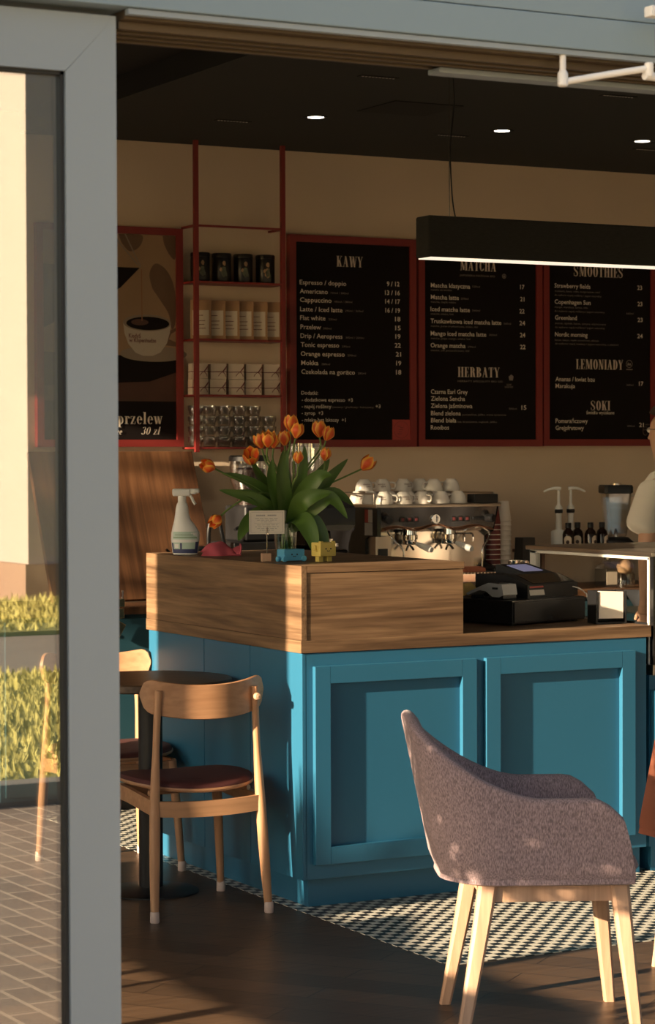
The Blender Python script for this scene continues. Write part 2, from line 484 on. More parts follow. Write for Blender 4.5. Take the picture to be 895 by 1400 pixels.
# menu rows: text, x, baseline z, width, size class
KAWY_TEXT = [('Espresso / doppio', 5.41, 2.446, 0.263, 'n'), ('Americano', 5.411, 2.402, 0.157, 'n'), ('150ml / 280ml', 5.585, 2.404, 0.1, 's'), ('Cappuccino', 5.412, 2.359, 0.177, 'n'), ('180ml / 280ml', 5.605, 2.361, 0.102, 's'), ('Latte / Iced latte', 5.412, 2.313, 0.239, 'n'), ('290ml / 360ml', 5.666, 2.317, 0.103, 's'), ('Flat white', 5.412, 2.27, 0.142, 'n'), ('220ml', 5.571, 2.272, 0.046, 's'), ('Przelew', 5.414, 2.225, 0.115, 'n'), ('280ml', 5.54, 2.226, 0.048, 's'), ('Drip / Aeropress', 5.414, 2.181, 0.236, 'n'), ('300ml / 250ml', 5.668, 2.183, 0.105, 's'), ('Tonic espresso', 5.415, 2.137, 0.216, 'n'), ('290ml', 5.647, 2.138, 0.046, 's'), ('Orange espresso', 5.415, 2.092, 0.248, 'n'), ('290ml', 5.679, 2.094, 0.049, 's'), ('Mokka', 5.417, 2.047, 0.097, 'n'), ('280ml', 5.531, 2.048, 0.048, 's'), ('Czekolada na gorąco', 5.418, 2.003, 0.303, 'n'), ('280ml', 5.738, 2.005, 0.045, 's'), ('9 / 12', 5.907, 2.453, 0.073, 'p'), ('13 / 16', 5.896, 2.408, 0.086, 'p'), ('14 / 17', 5.897, 2.364, 0.086, 'p'), ('16 / 19', 5.898, 2.319, 0.085, 'p'), ('18', 5.954, 2.276, 0.031, 'p'), ('15', 5.955, 2.231, 0.031, 'p'), ('19', 5.956, 2.188, 0.029, 'p'), ('22', 5.952, 2.143, 0.035, 'p'), ('21', 5.958, 2.098, 0.03, 'p'), ('19', 5.96, 2.053, 0.029, 'p'), ('18', 5.959, 2.007, 0.03, 'p'), ('Dodatki:', 5.417, 1.9, 0.094, 'd'), ('- dodatkowe espresso  +3', 5.419, 1.866, 0.289, 'd'), ('- napój roślinny', 5.419, 1.833, 0.167, 'd'), ('(owsiany / grochowy / kokosowy)', 5.59, 1.835, 0.238, 's'), ('+3', 5.84, 1.836, 0.028, 'd'), ('- syrop  +3', 5.419, 1.8, 0.12, 'd'), ('- mleko bez laktozy  +1', 5.419, 1.766, 0.248, 'd')]
MATCHA_TEXT = [('JAPOŃSKA MATCHA BIO', 6.337, 2.517, 0.214, 's'), ('Matcha klasyczna', 6.165, 2.454, 0.235, 'n'), ('150ml', 6.414, 2.461, 0.045, 's'), ('matcha na wodzie', 6.165, 2.438, 0.125, 's'), ('17', 6.706, 2.461, 0.026, 'p'), ('Matcha latte', 6.165, 2.394, 0.167, 'n'), ('250ml', 6.344, 2.397, 0.046, 's'), ('matcha, ciepłe mleko', 6.165, 2.376, 0.149, 's'), ('21', 6.706, 2.398, 0.026, 'p'), ('Iced matcha latte', 6.163, 2.333, 0.235, 'n'), ('360ml', 6.412, 2.338, 0.047, 's'), ('matcha, mleko, lód', 6.165, 2.315, 0.133, 's'), ('22', 6.701, 2.335, 0.031, 'p'), ('Truskawkowa iced matcha latte', 6.163, 2.272, 0.426, 'n'), ('360ml', 6.604, 2.275, 0.044, 's'), ('matcha, puree truskawkowe, mleko, lód', 6.165, 2.253, 0.28, 's'), ('24', 6.701, 2.273, 0.035, 'p'), ('Mango iced matcha latte', 6.163, 2.209, 0.334, 'n'), ('360ml', 6.515, 2.214, 0.047, 's'), ('matcha, pulpa mango, mleko, lód', 6.165, 2.19, 0.235, 's'), ('24', 6.704, 2.211, 0.033, 'p'), ('Orange matcha', 6.163, 2.148, 0.208, 'n'), ('290ml', 6.384, 2.15, 0.048, 's'), ('matcha, sok pomarańczowy, lód', 6.164, 2.129, 0.229, 's'), ('22', 6.705, 2.149, 0.033, 'p'), ('HERBATY SPECIALITY BIO OD', 6.324, 1.973, 0.274, 's'), ('LEAF', 6.622, 1.958, 0.029, 's'), ('LEGENDS', 6.61, 1.946, 0.051, 's'), ('Czarna Earl Grey', 6.164, 1.911, 0.22, 'n'), ('Zielona Sencha', 6.164, 1.876, 0.204, 'n'), ('Zielona jaśminowa', 6.164, 1.839, 0.248, 'n'), ('Blend zielona', 6.164, 1.801, 0.178, 'n'), ('pomarańcza, jabłko, trawa cytrynowa', 6.351, 1.801, 0.267, 's'), ('Blend biała', 6.164, 1.765, 0.151, 'n'), ('bez, brzoskwinia, nagietek, jabłko', 6.322, 1.764, 0.239, 's'), ('Rooibos', 6.163, 1.728, 0.109, 'n'), ('500ml', 6.636, 1.833, 0.048, 's'), ('15', 6.713, 1.833, 0.03, 'p')]
SMOOTHIE_TEXT = [('Strawberry fields', 6.92, 2.476, 0.227, 'n'), ('truskawka, banan, mięta, mango/ananas, miód', 6.921, 2.454, 0.287, 's'), ('do wyboru: napój roślinny / jogurt naturalny', 6.921, 2.433, 0.297, 's'), ('23', 7.451, 2.48, 0.031, 'p'), ('Copenhagen Sun', 6.921, 2.391, 0.228, 'n'), ('mango, marakuja, banan, chia', 6.921, 2.37, 0.209, 's'), ('do wyboru: napój roślinny / jogurt naturalny', 6.921, 2.349, 0.318, 's'), ('23', 7.453, 2.393, 0.031, 'p'), ('360ml', 7.379, 2.347, 0.047, 's'), ('Greenland', 6.923, 2.308, 0.138, 'n'), ('ananas, szpinak, banan, cytryna, olej konopny', 6.923, 2.285, 0.325, 's'), ('do wyboru: napój roślinny / jogurt naturalny', 6.923, 2.264, 0.316, 's'), ('23', 7.453, 2.308, 0.033, 'p'), ('Nordic morning', 6.923, 2.22, 0.206, 'n'), ('banan, kakao, masło orzechowe, daktyle', 6.923, 2.197, 0.279, 's'), ('do wyboru: napój owsiany / jogurt naturalny, z płatkami', 6.923, 2.178, 0.407, 's'), ('24', 7.451, 2.221, 0.035, 'p'), ('Ananas / kwiat bzu', 6.926, 1.985, 0.248, 'n'), ('Marakuja', 6.926, 1.949, 0.123, 'n'), ('360ml', 7.38, 1.965, 0.045, 's'), ('17', 7.462, 1.966, 0.028, 'p'), ('świeżo wyciskane', 7.121, 1.812, 0.18, 'd'), ('Pomarańczowy', 6.926, 1.765, 0.204, 'n'), ('Grejpfrutowy', 6.926, 1.728, 0.179, 'n'), ('290ml', 7.384, 1.745, 0.049, 's'), ('21', 7.463, 1.745, 0.03, 'p')]

# ================================================================== the setting
XL, XR, YF, YB, ZC = 0.3, 9.6, 4.25, 10.4, 3.105
struct(MB().box((XL-0.2, YF+0.02, -0.12), (XR+0.2, YB+0.2, 0.0)).build('floor', 'parquet', smooth=False), 'dark brown parquet floor of angled planks', 'floor')
struct(MB().box((3.80, 6.29, -0.03), (XR, YB, 0.0015)).build('floor_tiles', 'checker_tile', smooth=False), 'small black and white checkered floor tiles around the counter', 'floor')
struct(MB().box((XL-0.2, YB, 0), (XR+0.2, YB+0.2, 3.5)).build('wall_back', 'wall_paint', smooth=False), 'warm beige plaster wall behind the counter', 'wall')
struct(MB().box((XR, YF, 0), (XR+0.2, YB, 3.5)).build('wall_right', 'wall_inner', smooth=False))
struct(MB().box((3.95, YF+0.1, ZC), (XR+0.2, YB+0.1, ZC+0.15)).build('ceiling', 'ceiling_dark', smooth=False), 'dark charcoal painted ceiling with recessed downlights', 'ceiling')
struct(MB().box((XL-0.2, YF+0.1, ZC), (XR+0.2, YB+0.2, 3.6)).box((XL-0.2, YF+0.1, ZC+0.02), (3.95, YB+0.1, ZC+0.4)).build('ceiling_upper', 'ceiling_black', smooth=False)) if False else None
struct(MB().box((XL-0.2, YF+0.1, ZC+0.10), (3.95, YB+0.2, ZC+0.4)).box((3.95, YF+0.1, ZC+0.15), (XR+0.2, YB+0.2, ZC+0.4)).build('ceiling_upper', 'ceiling_black', smooth=False))
# side wall towards the sun: two tall windows with a pier between
def side_piece(name, y0, y1, z0, z1):
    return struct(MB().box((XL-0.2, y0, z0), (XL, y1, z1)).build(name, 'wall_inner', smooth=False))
WA0, WA1, WB0, WB1, WS, WT = 4.55, 6.945, 8.00, 9.90, 0.12, 2.96
side_piece('wall_left', 4.1, WA0, 0, 3.5)
side_piece('wall_left_pier', WA1, WB0, 0, 3.5)
side_piece('wall_left_end', WB1, YB+0.2, 0, 3.5)
for i, (a, b) in enumerate(((WA0, WA1), (WB0, WB1))):
    side_piece('wall_left_sill', a, b, 0, WS); side_piece('wall_left_lintel', a, b, WT, 3.5)
    wn = bpy.data.objects.new('window_%d' % (i+1), None); COL.objects.link(wn); struct(wn)
    fr = MB()
    t = 0.035
    x0, x1 = XL-0.12, XL-0.06
    fr.box((x0, a, WS), (x1, a+t, WT), 0.004).box((x0, b-t, WS), (x1, b, WT), 0.004)
    fr.box((x0, a, WS), (x1, b, WS+t), 0.004).box((x0, a, WT-t), (x1, b, WT), 0.004)
    if i == 0:
        fr.box((x0-0.02, a, 0.76), (x1+0.02, b, 0.99), 0.004).box((x0, 5.70, WS), (x1, 5.76, WT), 0.004).box((x0, 6.30, WS), (x1, 6.34, 0.77), 0.004)  # middle band and bars added to lay stripes of shade on the floor
    fr.build('window_frame', 'alu_frame', wn)
    MB().box((XL-0.094, a+t, WS+t), (XL-0.086, b-t, WT-t)).build('window_glass', 'glass_window', wn, smooth=False)

# front: sliding door leaf (door_1), opening, second leaf (door_2), header
ZH = 2.468
def leaf(name, x0, x1, y0, label):
    d = bpy.data.objects.new(name, None); COL.objects.link(d); struct(d, label, 'door')
    st = 0.106
    z1 = ZH-0.014
    f = MB()
    for (p, q) in (((x1-st, 0), (x1, z1)), ((x0, 0), (x0+st, z1))):
        pass
    # mitred frame: four trapezoid members with their own depth
    def member(poly): f.prism(poly, lambda u, v, w_: (u, y0+w_, v), 0.055)
    rl, rb = 0.113, 0.12
    g = 0.0006
    member([(x1, 0), (x1, z1), (x1-st+g, z1-rl-g), (x1-st+g, rb)])
    member([(x0, 0), (x0+st-g, rb), (x0+st-g, z1-rl-g), (x0, z1)])
    member([(x0, z1), (x0+st, z1-rl), (x1-st, z1-rl), (x1, z1)])
    member([(x0, 0), (x1, 0), (x1-st, rb), (x0+st, rb)])
    f.build('door_frame', 'alu_frame', d, smooth=False)
    k = MB(); a, b, c, e = x0+st, x1-st, rb, z1-rl; w_ = 0.007
    k.box((a, y0+0.008, c), (a+w_, y0+0.047, e)).box((b-w_, y0+0.008, c), (b, y0+0.047, e)).box((a, y0+0.008, c), (b, y0+0.047, c+w_)).box((a, y0+0.008, e-w_), (b, y0+0.047, e))
    k.build('door_gasket', 'rubber', d, smooth=False)
    MB().box((a+w_*0.5, y0+0.020, c+w_*0.5), (b-w_*0.5, y0+0.032, e-w_*0.5)).build('door_glass', 'glass_coated', d, smooth=False)
    return d
leaf('door_1', 0.56, 1.816, 4.250, 'sliding glass door leaf in a wide grey aluminium frame')
leaf('door_2', 3.40, 4.65, 4.250, 'second sliding glass door leaf, slid open')
hd = bpy.data.objects.new('trim_1', None); COL.objects.link(hd); struct(hd, 'grey blue metal header over the sliding door', 'door header')
h = MB()
h.box((-0.4, 4.215, ZH), (5.6, 4.42, ZH+0.070), 0.003).box((-0.4, 4.2165, ZH+0.0715), (5.6, 4.42, 3.5), 0.003)
h.build('header_panel', 'alu_header', hd)
t = MB()
t.box((1.83, 4.222, ZH-0.013), (4.66, 4.240, ZH-0.001), 0.002)
t.build('track_lip', 'alu_frame', hd)
t = MB()
t.box((1.83, 4.244, ZH-0.018), (5.6, 4.42, ZH-0.001))
for yy in (4.27, 4.315, 4.36, 4.405): t.box((1.83, yy, ZH-0.034), (5.6, yy+0.014, ZH-0.017), 0.002)
t.build('track_channel', 'bronze_track', hd, smooth=False)
MB().box((2.62, 4.37, ZH-0.046), (3.35, 4.42, ZH-0.034), 0.003).build('track_cover', 'alu_frame', hd)
struct(MB().box((-0.4, 4.22, 0), (0.56, 4.45, ZH)).box((0.16, 3.55, 0), (0.30, 4.22, 3.5)).build('wall_front_left_shade_fin', 'alu_frame', smooth=False))  # second box: unseen fin added to keep the sun off the front
struct(MB().box((4.66, 4.22, 0), (9.9, 4.45, 0.2)).box((4.66, 4.22, 0.2), (4.9, 4.45, ZH)).box((9.5, 4.22, 0.2), (9.9, 4.45, ZH)).box((5.6, 4.22, ZH), (9.9, 4.45, 3.5)).build('wall_front_right', 'alu_frame', smooth=False))
wn = bpy.data.objects.new('window_3', None); COL.objects.link(wn); struct(wn)
MB().box((4.9, 4.30, 0.2), (4.94, 4.36, ZH)).box((9.46, 4.30, 0.2), (9.5, 4.36, ZH)).box((4.94, 4.30, 0.2), (9.46, 4.36, 0.24)).box((7.18, 4.30, 0.24), (7.22, 4.36, ZH)).build('window_frame', 'alu_frame', wn, smooth=False)
MB().box((4.94, 4.326, 0.24), (9.46, 4.334, ZH)).build('window_glass', 'glass_window', wn, smooth=False)

# ------------------------------------------------------------------ outside (met in the door glass and by the sun)
struct(MB().box((-14, -1.70, -0.25), (24, 4.25, -0.02)).build('ground_paving', 'paving', smooth=False), 'paving of long pale blocks in front of the door', 'pavement')
struct(MB().box((-40, 4.25, -0.25), (0.1, 40, -0.025)).build('ground_yard', 'asphalt', smooth=False))  # unseen ground, made dark to cut the light bounced indoors
struct(MB().box((-14, -1.85, -0.25), (24, -1.70, 0.085), 0.01).build('ground_curb', 'curb_stone'))
struct(MB().box((-14, -7.0, -0.25), (30, -1.85, 0.07)).build('ground_lawn', 'grass_soil', smooth=False))
struct(MB().box((-30, -10.8, -0.25), (40, -7.0, 0.03)).build('ground_road', 'road', smooth=False))
struct(MB().box((-14, -15.0, -0.25), (30, -10.8, 0.07)).build('ground_lawn_far', 'grass_soil', smooth=False))
struct(MB().box((-40, -60, -0.35), (60, -15.0, 0.05)).build('ground_far', 'road', smooth=False))
def blades(name, x0, x1, y0, y1, n, h0, h1, label, seed):
    rd = random.Random(seed); b = MB()
    for i in range(n):
        x = rd.uniform(x0, x1); y = rd.uniform(y0, y1); hh = rd.uniform(h0, h1); a = rd.uniform(0, 2*PI); w_ = rd.uniform(0.006, 0.016)
        dx, dy = math.cos(a)*w_, math.sin(a)*w_; lx, ly = rd.uniform(-0.5, 0.5)*hh, rd.uniform(-0.5, 0.5)*hh
        b.add([(x-dx, y-dy, 0.065), (x+dx, y+dy, 0.065), (x+lx, y+ly, 0.065+hh)], [[0, 1, 2]])
    b.use('grass_blade')
    o = b.build(name, 'grass_blade', smooth=False, fix=False)
    return tag(o, label, 'grass', kind='stuff')
blades('lawn_grass', 0.5, 12.0, -7.0, -1.9, 42000, 0.03, 0.09, 'long golden green grass on the strip beyond the pavement', 3)
blades('verge_grass', 2.0, 20.0, -14.85, -10.85, 22000, 0.04, 0.12, 'green grass on the verge in front of the pale house', 4)
bd = thing('apartment_building', 'pale cream house with a brown base mirrored in the door glass', 'building', (9.02, -15.0, 0))
MB().box((0, -30, 0.45), (26, 0, 13)).build('wall', 'stucco', bd, smooth=False)
MB().box((-0.05, -30.05, -0.2), (26.05, 0.05, 0.45)).build('base_band', 'plinth_brown', bd, smooth=False)
MB().box((-0.4, -30.4, 13), (26.4, 0.4, 13.25)).build('roof_edge', 'plinth_brown', bd, smooth=False)
for (ya, za) in ((-9, 3), (-15, 3), (-21, 3), (-9, 7), (-15, 7), (-21, 7)):
    wb = MB().box((-0.03, ya-0.7, za), (0.05, ya+0.7, za+1.5)).build('window', 'alu_frame', bd, smooth=False)
    MB().box((-0.04, ya-0.62, za+0.08), (-0.02, ya+0.62, za+1.42)).build('pane', 'black_gloss', wb, smooth=False)
hg = MB(); hg.box((-15.0, 4.5, -0.05), (-13.5, 26, 2.75), 0.15)  # unseen hedge, added to keep low sky light out of the side windows
rdh = random.Random(9)
for k in range(5000):
    c = Vector((rdh.uniform(-15.05, -13.4), rdh.uniform(4.5, 26), rdh.uniform(0, 2.9))); u = Vector((rdh.gauss(0, 1), rdh.gauss(0, 1), rdh.gauss(0, 1))).normalized(); v = u.orthogonal().normalized(); s = rdh.uniform(0.05, 0.1)
    hg.add([c-u*s, c+v*s*0.5, c+u*s, c-v*s*0.5], [[0, 1, 2, 3]])
tag(hg.build('sky_block_hedge', 'tree_leaf', smooth=False, fix=False), 'added hedge beyond the dark yard, out of view, blocking low sky light', 'hedge')
# tree whose crown breaks the low sun before it reaches the far window
def tree(loc, h, r, n, seed, label, sq=1.0):
    rd = random.Random(seed)
    t = thing('street_tree', label, 'tree', loc, 0, 'trees by the side windows')
    tr = MB().tube([(0, 0, 0), (0.05, 0.03, h*0.4), (0.0, 0.08, h*0.75), (0.05, 0, h)], [0.11, 0.085, 0.06, 0.03], 10)
    for k in range(9):
        a = rd.uniform(0, 2*PI); z = h*rd.uniform(0.5, 0.9)
        tr.tube([(0.02, 0.03, z), (math.cos(a)*r*0.5, math.sin(a)*r*0.5, z+r*0.35), (math.cos(a)*r*0.85, math.sin(a)*r*0.85, z+r*0.55)], [0.035, 0.02, 0.008], 6)
    tr.build('trunk', 'bark', t)
    b = MB()
    for i in range(n):
        while True:
            p = Vector((rd.uniform(-1, 1), rd.uniform(-1, 1), rd.uniform(-1, 1)))
            if p.length < 1: break
        p = Vector((p.x*r, p.y*r, p.z*r*sq+h))
        u = Vector((rd.gauss(0, 1), rd.gauss(0, 1), rd.gauss(0, 1))).normalized(); v = u.orthogonal().normalized()
        s = rd.uniform(0.05, 0.10)
        b.add([p-u*s, p+v*s*0.5, p+u*s, p-v*s*0.5], [[0, 1, 2, 3]])
    b.build('crown', 'tree_leaf', t, smooth=False, fix=False)
    return t
tree((-7.0, 8.6, -0.02), 4.62, 1.35, 600, 5, 'small leafy tree outside the far side window', 0.80)


# ================================================================== counter
XC, YC = 3.815, 7.306
ct = thing('service_counter', 'teal painted counter with two framed cupboard doors and a grooved side', 'counter', (XC, YC, 0))
b = MB()
b.box((0.012, 0, 0.105), (1.475, 0.75, 0.904), 0.002)
b.build('carcass', 'teal', ct)
for y0, y1 in ((-0.0, 0.410), (0.413, 0.805), (0.808, 1.322)):
    MB().box((0.0, y0, 0.105), (0.018, y1, 0.904), 0.002).build('side_panel', 'teal', ct)
MB().box((0.018, 0.75, 0.105), (0.62, 1.322, 0.904), 0.002).build('return_body', 'teal', ct)
MB().box((0.045, 0.045, 0.0), (1.475, 0.70, 0.106)).box((0.045, 0.70, 0.0), (0.60, 1.30, 0.106)).build('plinth', 'teal', ct, smooth=False)
for x0, x1 in ((0.040, 0.706), (0.746, 1.410)):
    z0, z1 = 0.158, 0.858
    fw_ = 0.062
    d = MB()
    y0, y1 = -0.023, -0.001
    d.box((x0, y0, z0), (x0+fw_, y1, z1), 0.002).box((x1-fw_, y0, z0), (x1, y1, z1), 0.002)
    d.box((x0+fw_, y0, z0), (x1-fw_, y1, z0+fw_), 0.0015).box((x0+fw_, y0, z1-fw_), (x1-fw_, y1, z1), 0.0015)
    dd = d.build('cupboard_door', 'teal', ct)
    # sunk panel
    MB().box((x0+fw_-0.004, -0.001, z0+fw_-0.004), (x1-fw_+0.004, 0.003, z1-fw_+0.004)).build('door_panel', 'teal', dd, smooth=False)
wt = MB()
wt.box((-0.004, -0.004, 0.905), (1.495, 0.72, 0.949), 0.002)
wt.box((-0.004, 0.72, 0.905), (0.66, 1.336, 0.949), 0.002)
wt.use('oak'); wt.mi = [0]*len(wt.f); wt.use('oak_side').box((-0.0055, -0.004, 0.9055), (-0.0042, 1.336, 0.9485))
o = wt.build('counter_worktop', 'oak', None, (XC, YC, 0)); tag(o, 'thick oak worktop lying on the teal counter', 'worktop')
up_ = thing('counter_upstand', 'raised oak box on the counter corner carrying the tulips', 'counter box', (XC, YC, 0.9495))
MB().box((-0.004, -0.004, 0.0), (0.018, 1.336, 0.262), 0.0015).build('end_panel', 'oak_side', up_)
MB().box((0.019, -0.0015, 0.0), (0.660, 0.024, 0.2355), 0.0005).build('front_panel', 'oak', up_)
MB().box((0.019, -0.004, 0.237), (0.664, 1.336, 0.262), 0.0015).build('top_panel', 'oak', up_)
MB().box((0.640, 0.026, 0.0), (0.662, 1.334, 0.236), 0.001).build('inner_panel', 'oak_side', up_)
MB().box((0.019, 1.312, 0.0), (0.639, 1.334, 0.236), 0.001).build('back_panel', 'oak', up_)

# ================================================================== wooden chairs
def make_chair(label):
    t = thing('dining_chair', label, 'chair', (0, 0, 0), 0, 'beech dining chairs at the round table')
    # rear legs: stand back at the foot, run up to the backrest
    for s in (-1, 1):
        pts = [(s*0.213, -0.232, 0.0), (s*0.205, -0.213, 0.2), (s*0.196, -0.195, 0.42), (s*0.187, -0.187, 0.62), (s*0.180, -0.190, 0.792)]
        lg = MB().tube(bez(pts, 5), [0.0125+0.0065*math.sin(PI*min(1, i/14)) for i in range(21)], 12).build('rear_leg', 'beech', t)
        MB().lathe([(0.0150, 0), (0.0165, 0.004), (0.0160, 0.035), (0.0140, 0.038)], (s*0.213, -0.232, 0.0), 14).build('foot_glide', 'glide', lg)
        pts = [(s*0.218, 0.222, 0.0), (s*0.205, 0.208, 0.22), (s*0.188, 0.190, 0.425)]
        lg = MB().tube(bez(pts, 6), [0.0125+0.0075*i/12 for i in range(13)], 12).build('front_leg', 'beech', t)
        MB().lathe([(0.0150, 0), (0.0165, 0.004), (0.0160, 0.035), (0.0140, 0.038)], (s*0.218, 0.222, 0.0), 14).build('foot_glide', 'glide', lg)
        # side rail
        MB().loft([[(s*0.197-0.010, y, z-0.026), (s*0.197+0.010, y, z-0.026), (s*0.197+0.010, y, z+0.026), (s*0.197-0.010, y, z+0.026)] for y, z in ((-0.205, 0.385), (-0.1, 0.392), (0.05, 0.402), (0.19, 0.405))]).build('side_rail', 'beech_flat', t)
    # curved rear rail and front rail
    def rail(y, z, bow, hz):
        rings = []
        for i in range(13):
            u = -1+2*i/12; x = 0.192*u; yy = y-bow*(1-u*u); zz = z-0.008*(1-u*u)
            rings.append([(x, yy-0.009, zz-hz), (x, yy+0.009, zz-hz), (x, yy+0.009, zz+hz), (x, yy-0.009, zz+hz)])
        return MB().loft(rings)
    rail(-0.200, 0.385, 0.012, 0.027).build('rear_rail', 'beech_flat', t)
    rail(0.192, 0.405, -0.006, 0.022).build('front_rail', 'beech_flat', t)
    for s in (-1, 1):
        MB().tube([(s*0.185, -0.12, 0.428), (s*0.06, 0.19, 0.412)], 0.010, 8).build('seat_brace', 'beech', t)
    # seat: rounded D outline, wooden shell and upholstered pad
    def outline(k, z):
        out = []
        for i in range(48):
            a = 2*PI*i/48; c, s = math.cos(a), math.sin(a)
            p = 2/2.7
            x = 0.232*k*math.copysign(abs(c)**p, c); y = 0.222*k*math.copysign(abs(s)**p, s)
            dip = 0.010*(1-abs(c))  # slight saddle
            out.append((x*(1+0.06*s), y+0.005, z+0.012*(x/0.232)**2-dip*0.6))
        return out
    sh = MB().loft([outline(0.90, 0.436), outline(0.985, 0.440), outline(1.0, 0.446), outline(0.995, 0.452)]).build('seat', 'beech_flat', t)
    MB().loft([outline(0.985, 0.452), outline(0.982, 0.458), outline(0.955, 0.466), outline(0.86, 0.472), outline(0.5, 0.472)]).build('seat_pad', 'seat_red', sh)
    # backrest: one bent panel with rounded ends
    rings = []
    N = 36
    for i in range(N+1):
        u = -1+2*i/N; a = u*R(40); rad = 0.355
        x = rad*math.sin(a); y = -0.224+rad*(1-math.cos(a))
        e = max(0.0, (abs(u)-0.80)/0.20); k = math.sqrt(max(0.0, 1-e*e))
        ht = 0.060*(0.10+0.90*k)
        zc = 0.748+0.030*u*u
        nx, ny = math.sin(a), -math.cos(a); w_ = 0.0065
        ring = []
        for zz, ww in ((-1, 0.5), (-0.96, 1), (0.0, 1), (0.96, 1), (1, 0.5)):
            ring.append((x+nx*w_*ww, y+ny*w_*ww, zc+zz*ht))
        for zz, ww in ((1, 0.5), (0.96, 1), (0.0, 1), (-0.96, 1), (-1, 0.5)):
            ring.append((x-nx*w_*ww, y-ny*w_*ww, zc+zz*ht))
        rings.append(ring)
    MB().loft(rings).build('backrest', 'beech_flat', t, angle=50)
    for s in (1,):
        MB().lathe([(0.013, 0), (0.013, 0.010), (0.010, 0.016), (0.0, 0.018)], (s*0.182, -0.203, 0.757), 16, axis=(0, -1, 0.05)).build('peg', 'birch', t)
    return t
chair = make_chair('beech dining chair with dark red seat, its back turned to the door')
chair.location = (3.497, 7.580, 0); chair.rotation_euler = (0, 0, R(-3.3))
dup(chair, (3.575, 8.475, 0), R(176), 'sunlit beech dining chair across the round table, facing the door')

# round bistro table
TX, TY = 3.497, 7.900
tb = thing('bistro_table', 'round dark wood bistro table on a black pedestal', 'table', (TX, TY, 0))
MB().lathe([(0.26, 0.753), (0.295, 0.755), (0.300, 0.760), (0.300, 0.782), (0.296, 0.786), (0.0, 0.786)], seg=72).build('tabletop', 'table_wood', tb)
MB().lathe([(0.044, 0.014), (0.044, 0.744)], seg=32).build('pedestal', 'black_plastic', tb)
MB().lathe([(0.175, 0.0), (0.175, 0.006), (0.165, 0.011), (0.06, 0.020), (0.045, 0.022)], seg=64).build('base_disc', 'black_plastic', tb)
MB().box((-0.2, -0.025, 0.743), (0.2, 0.025, 0.754)).box((-0.025, -0.2, 0.743), (0.025, 0.2, 0.754)).build('top_bracket', 'black_plastic', tb)

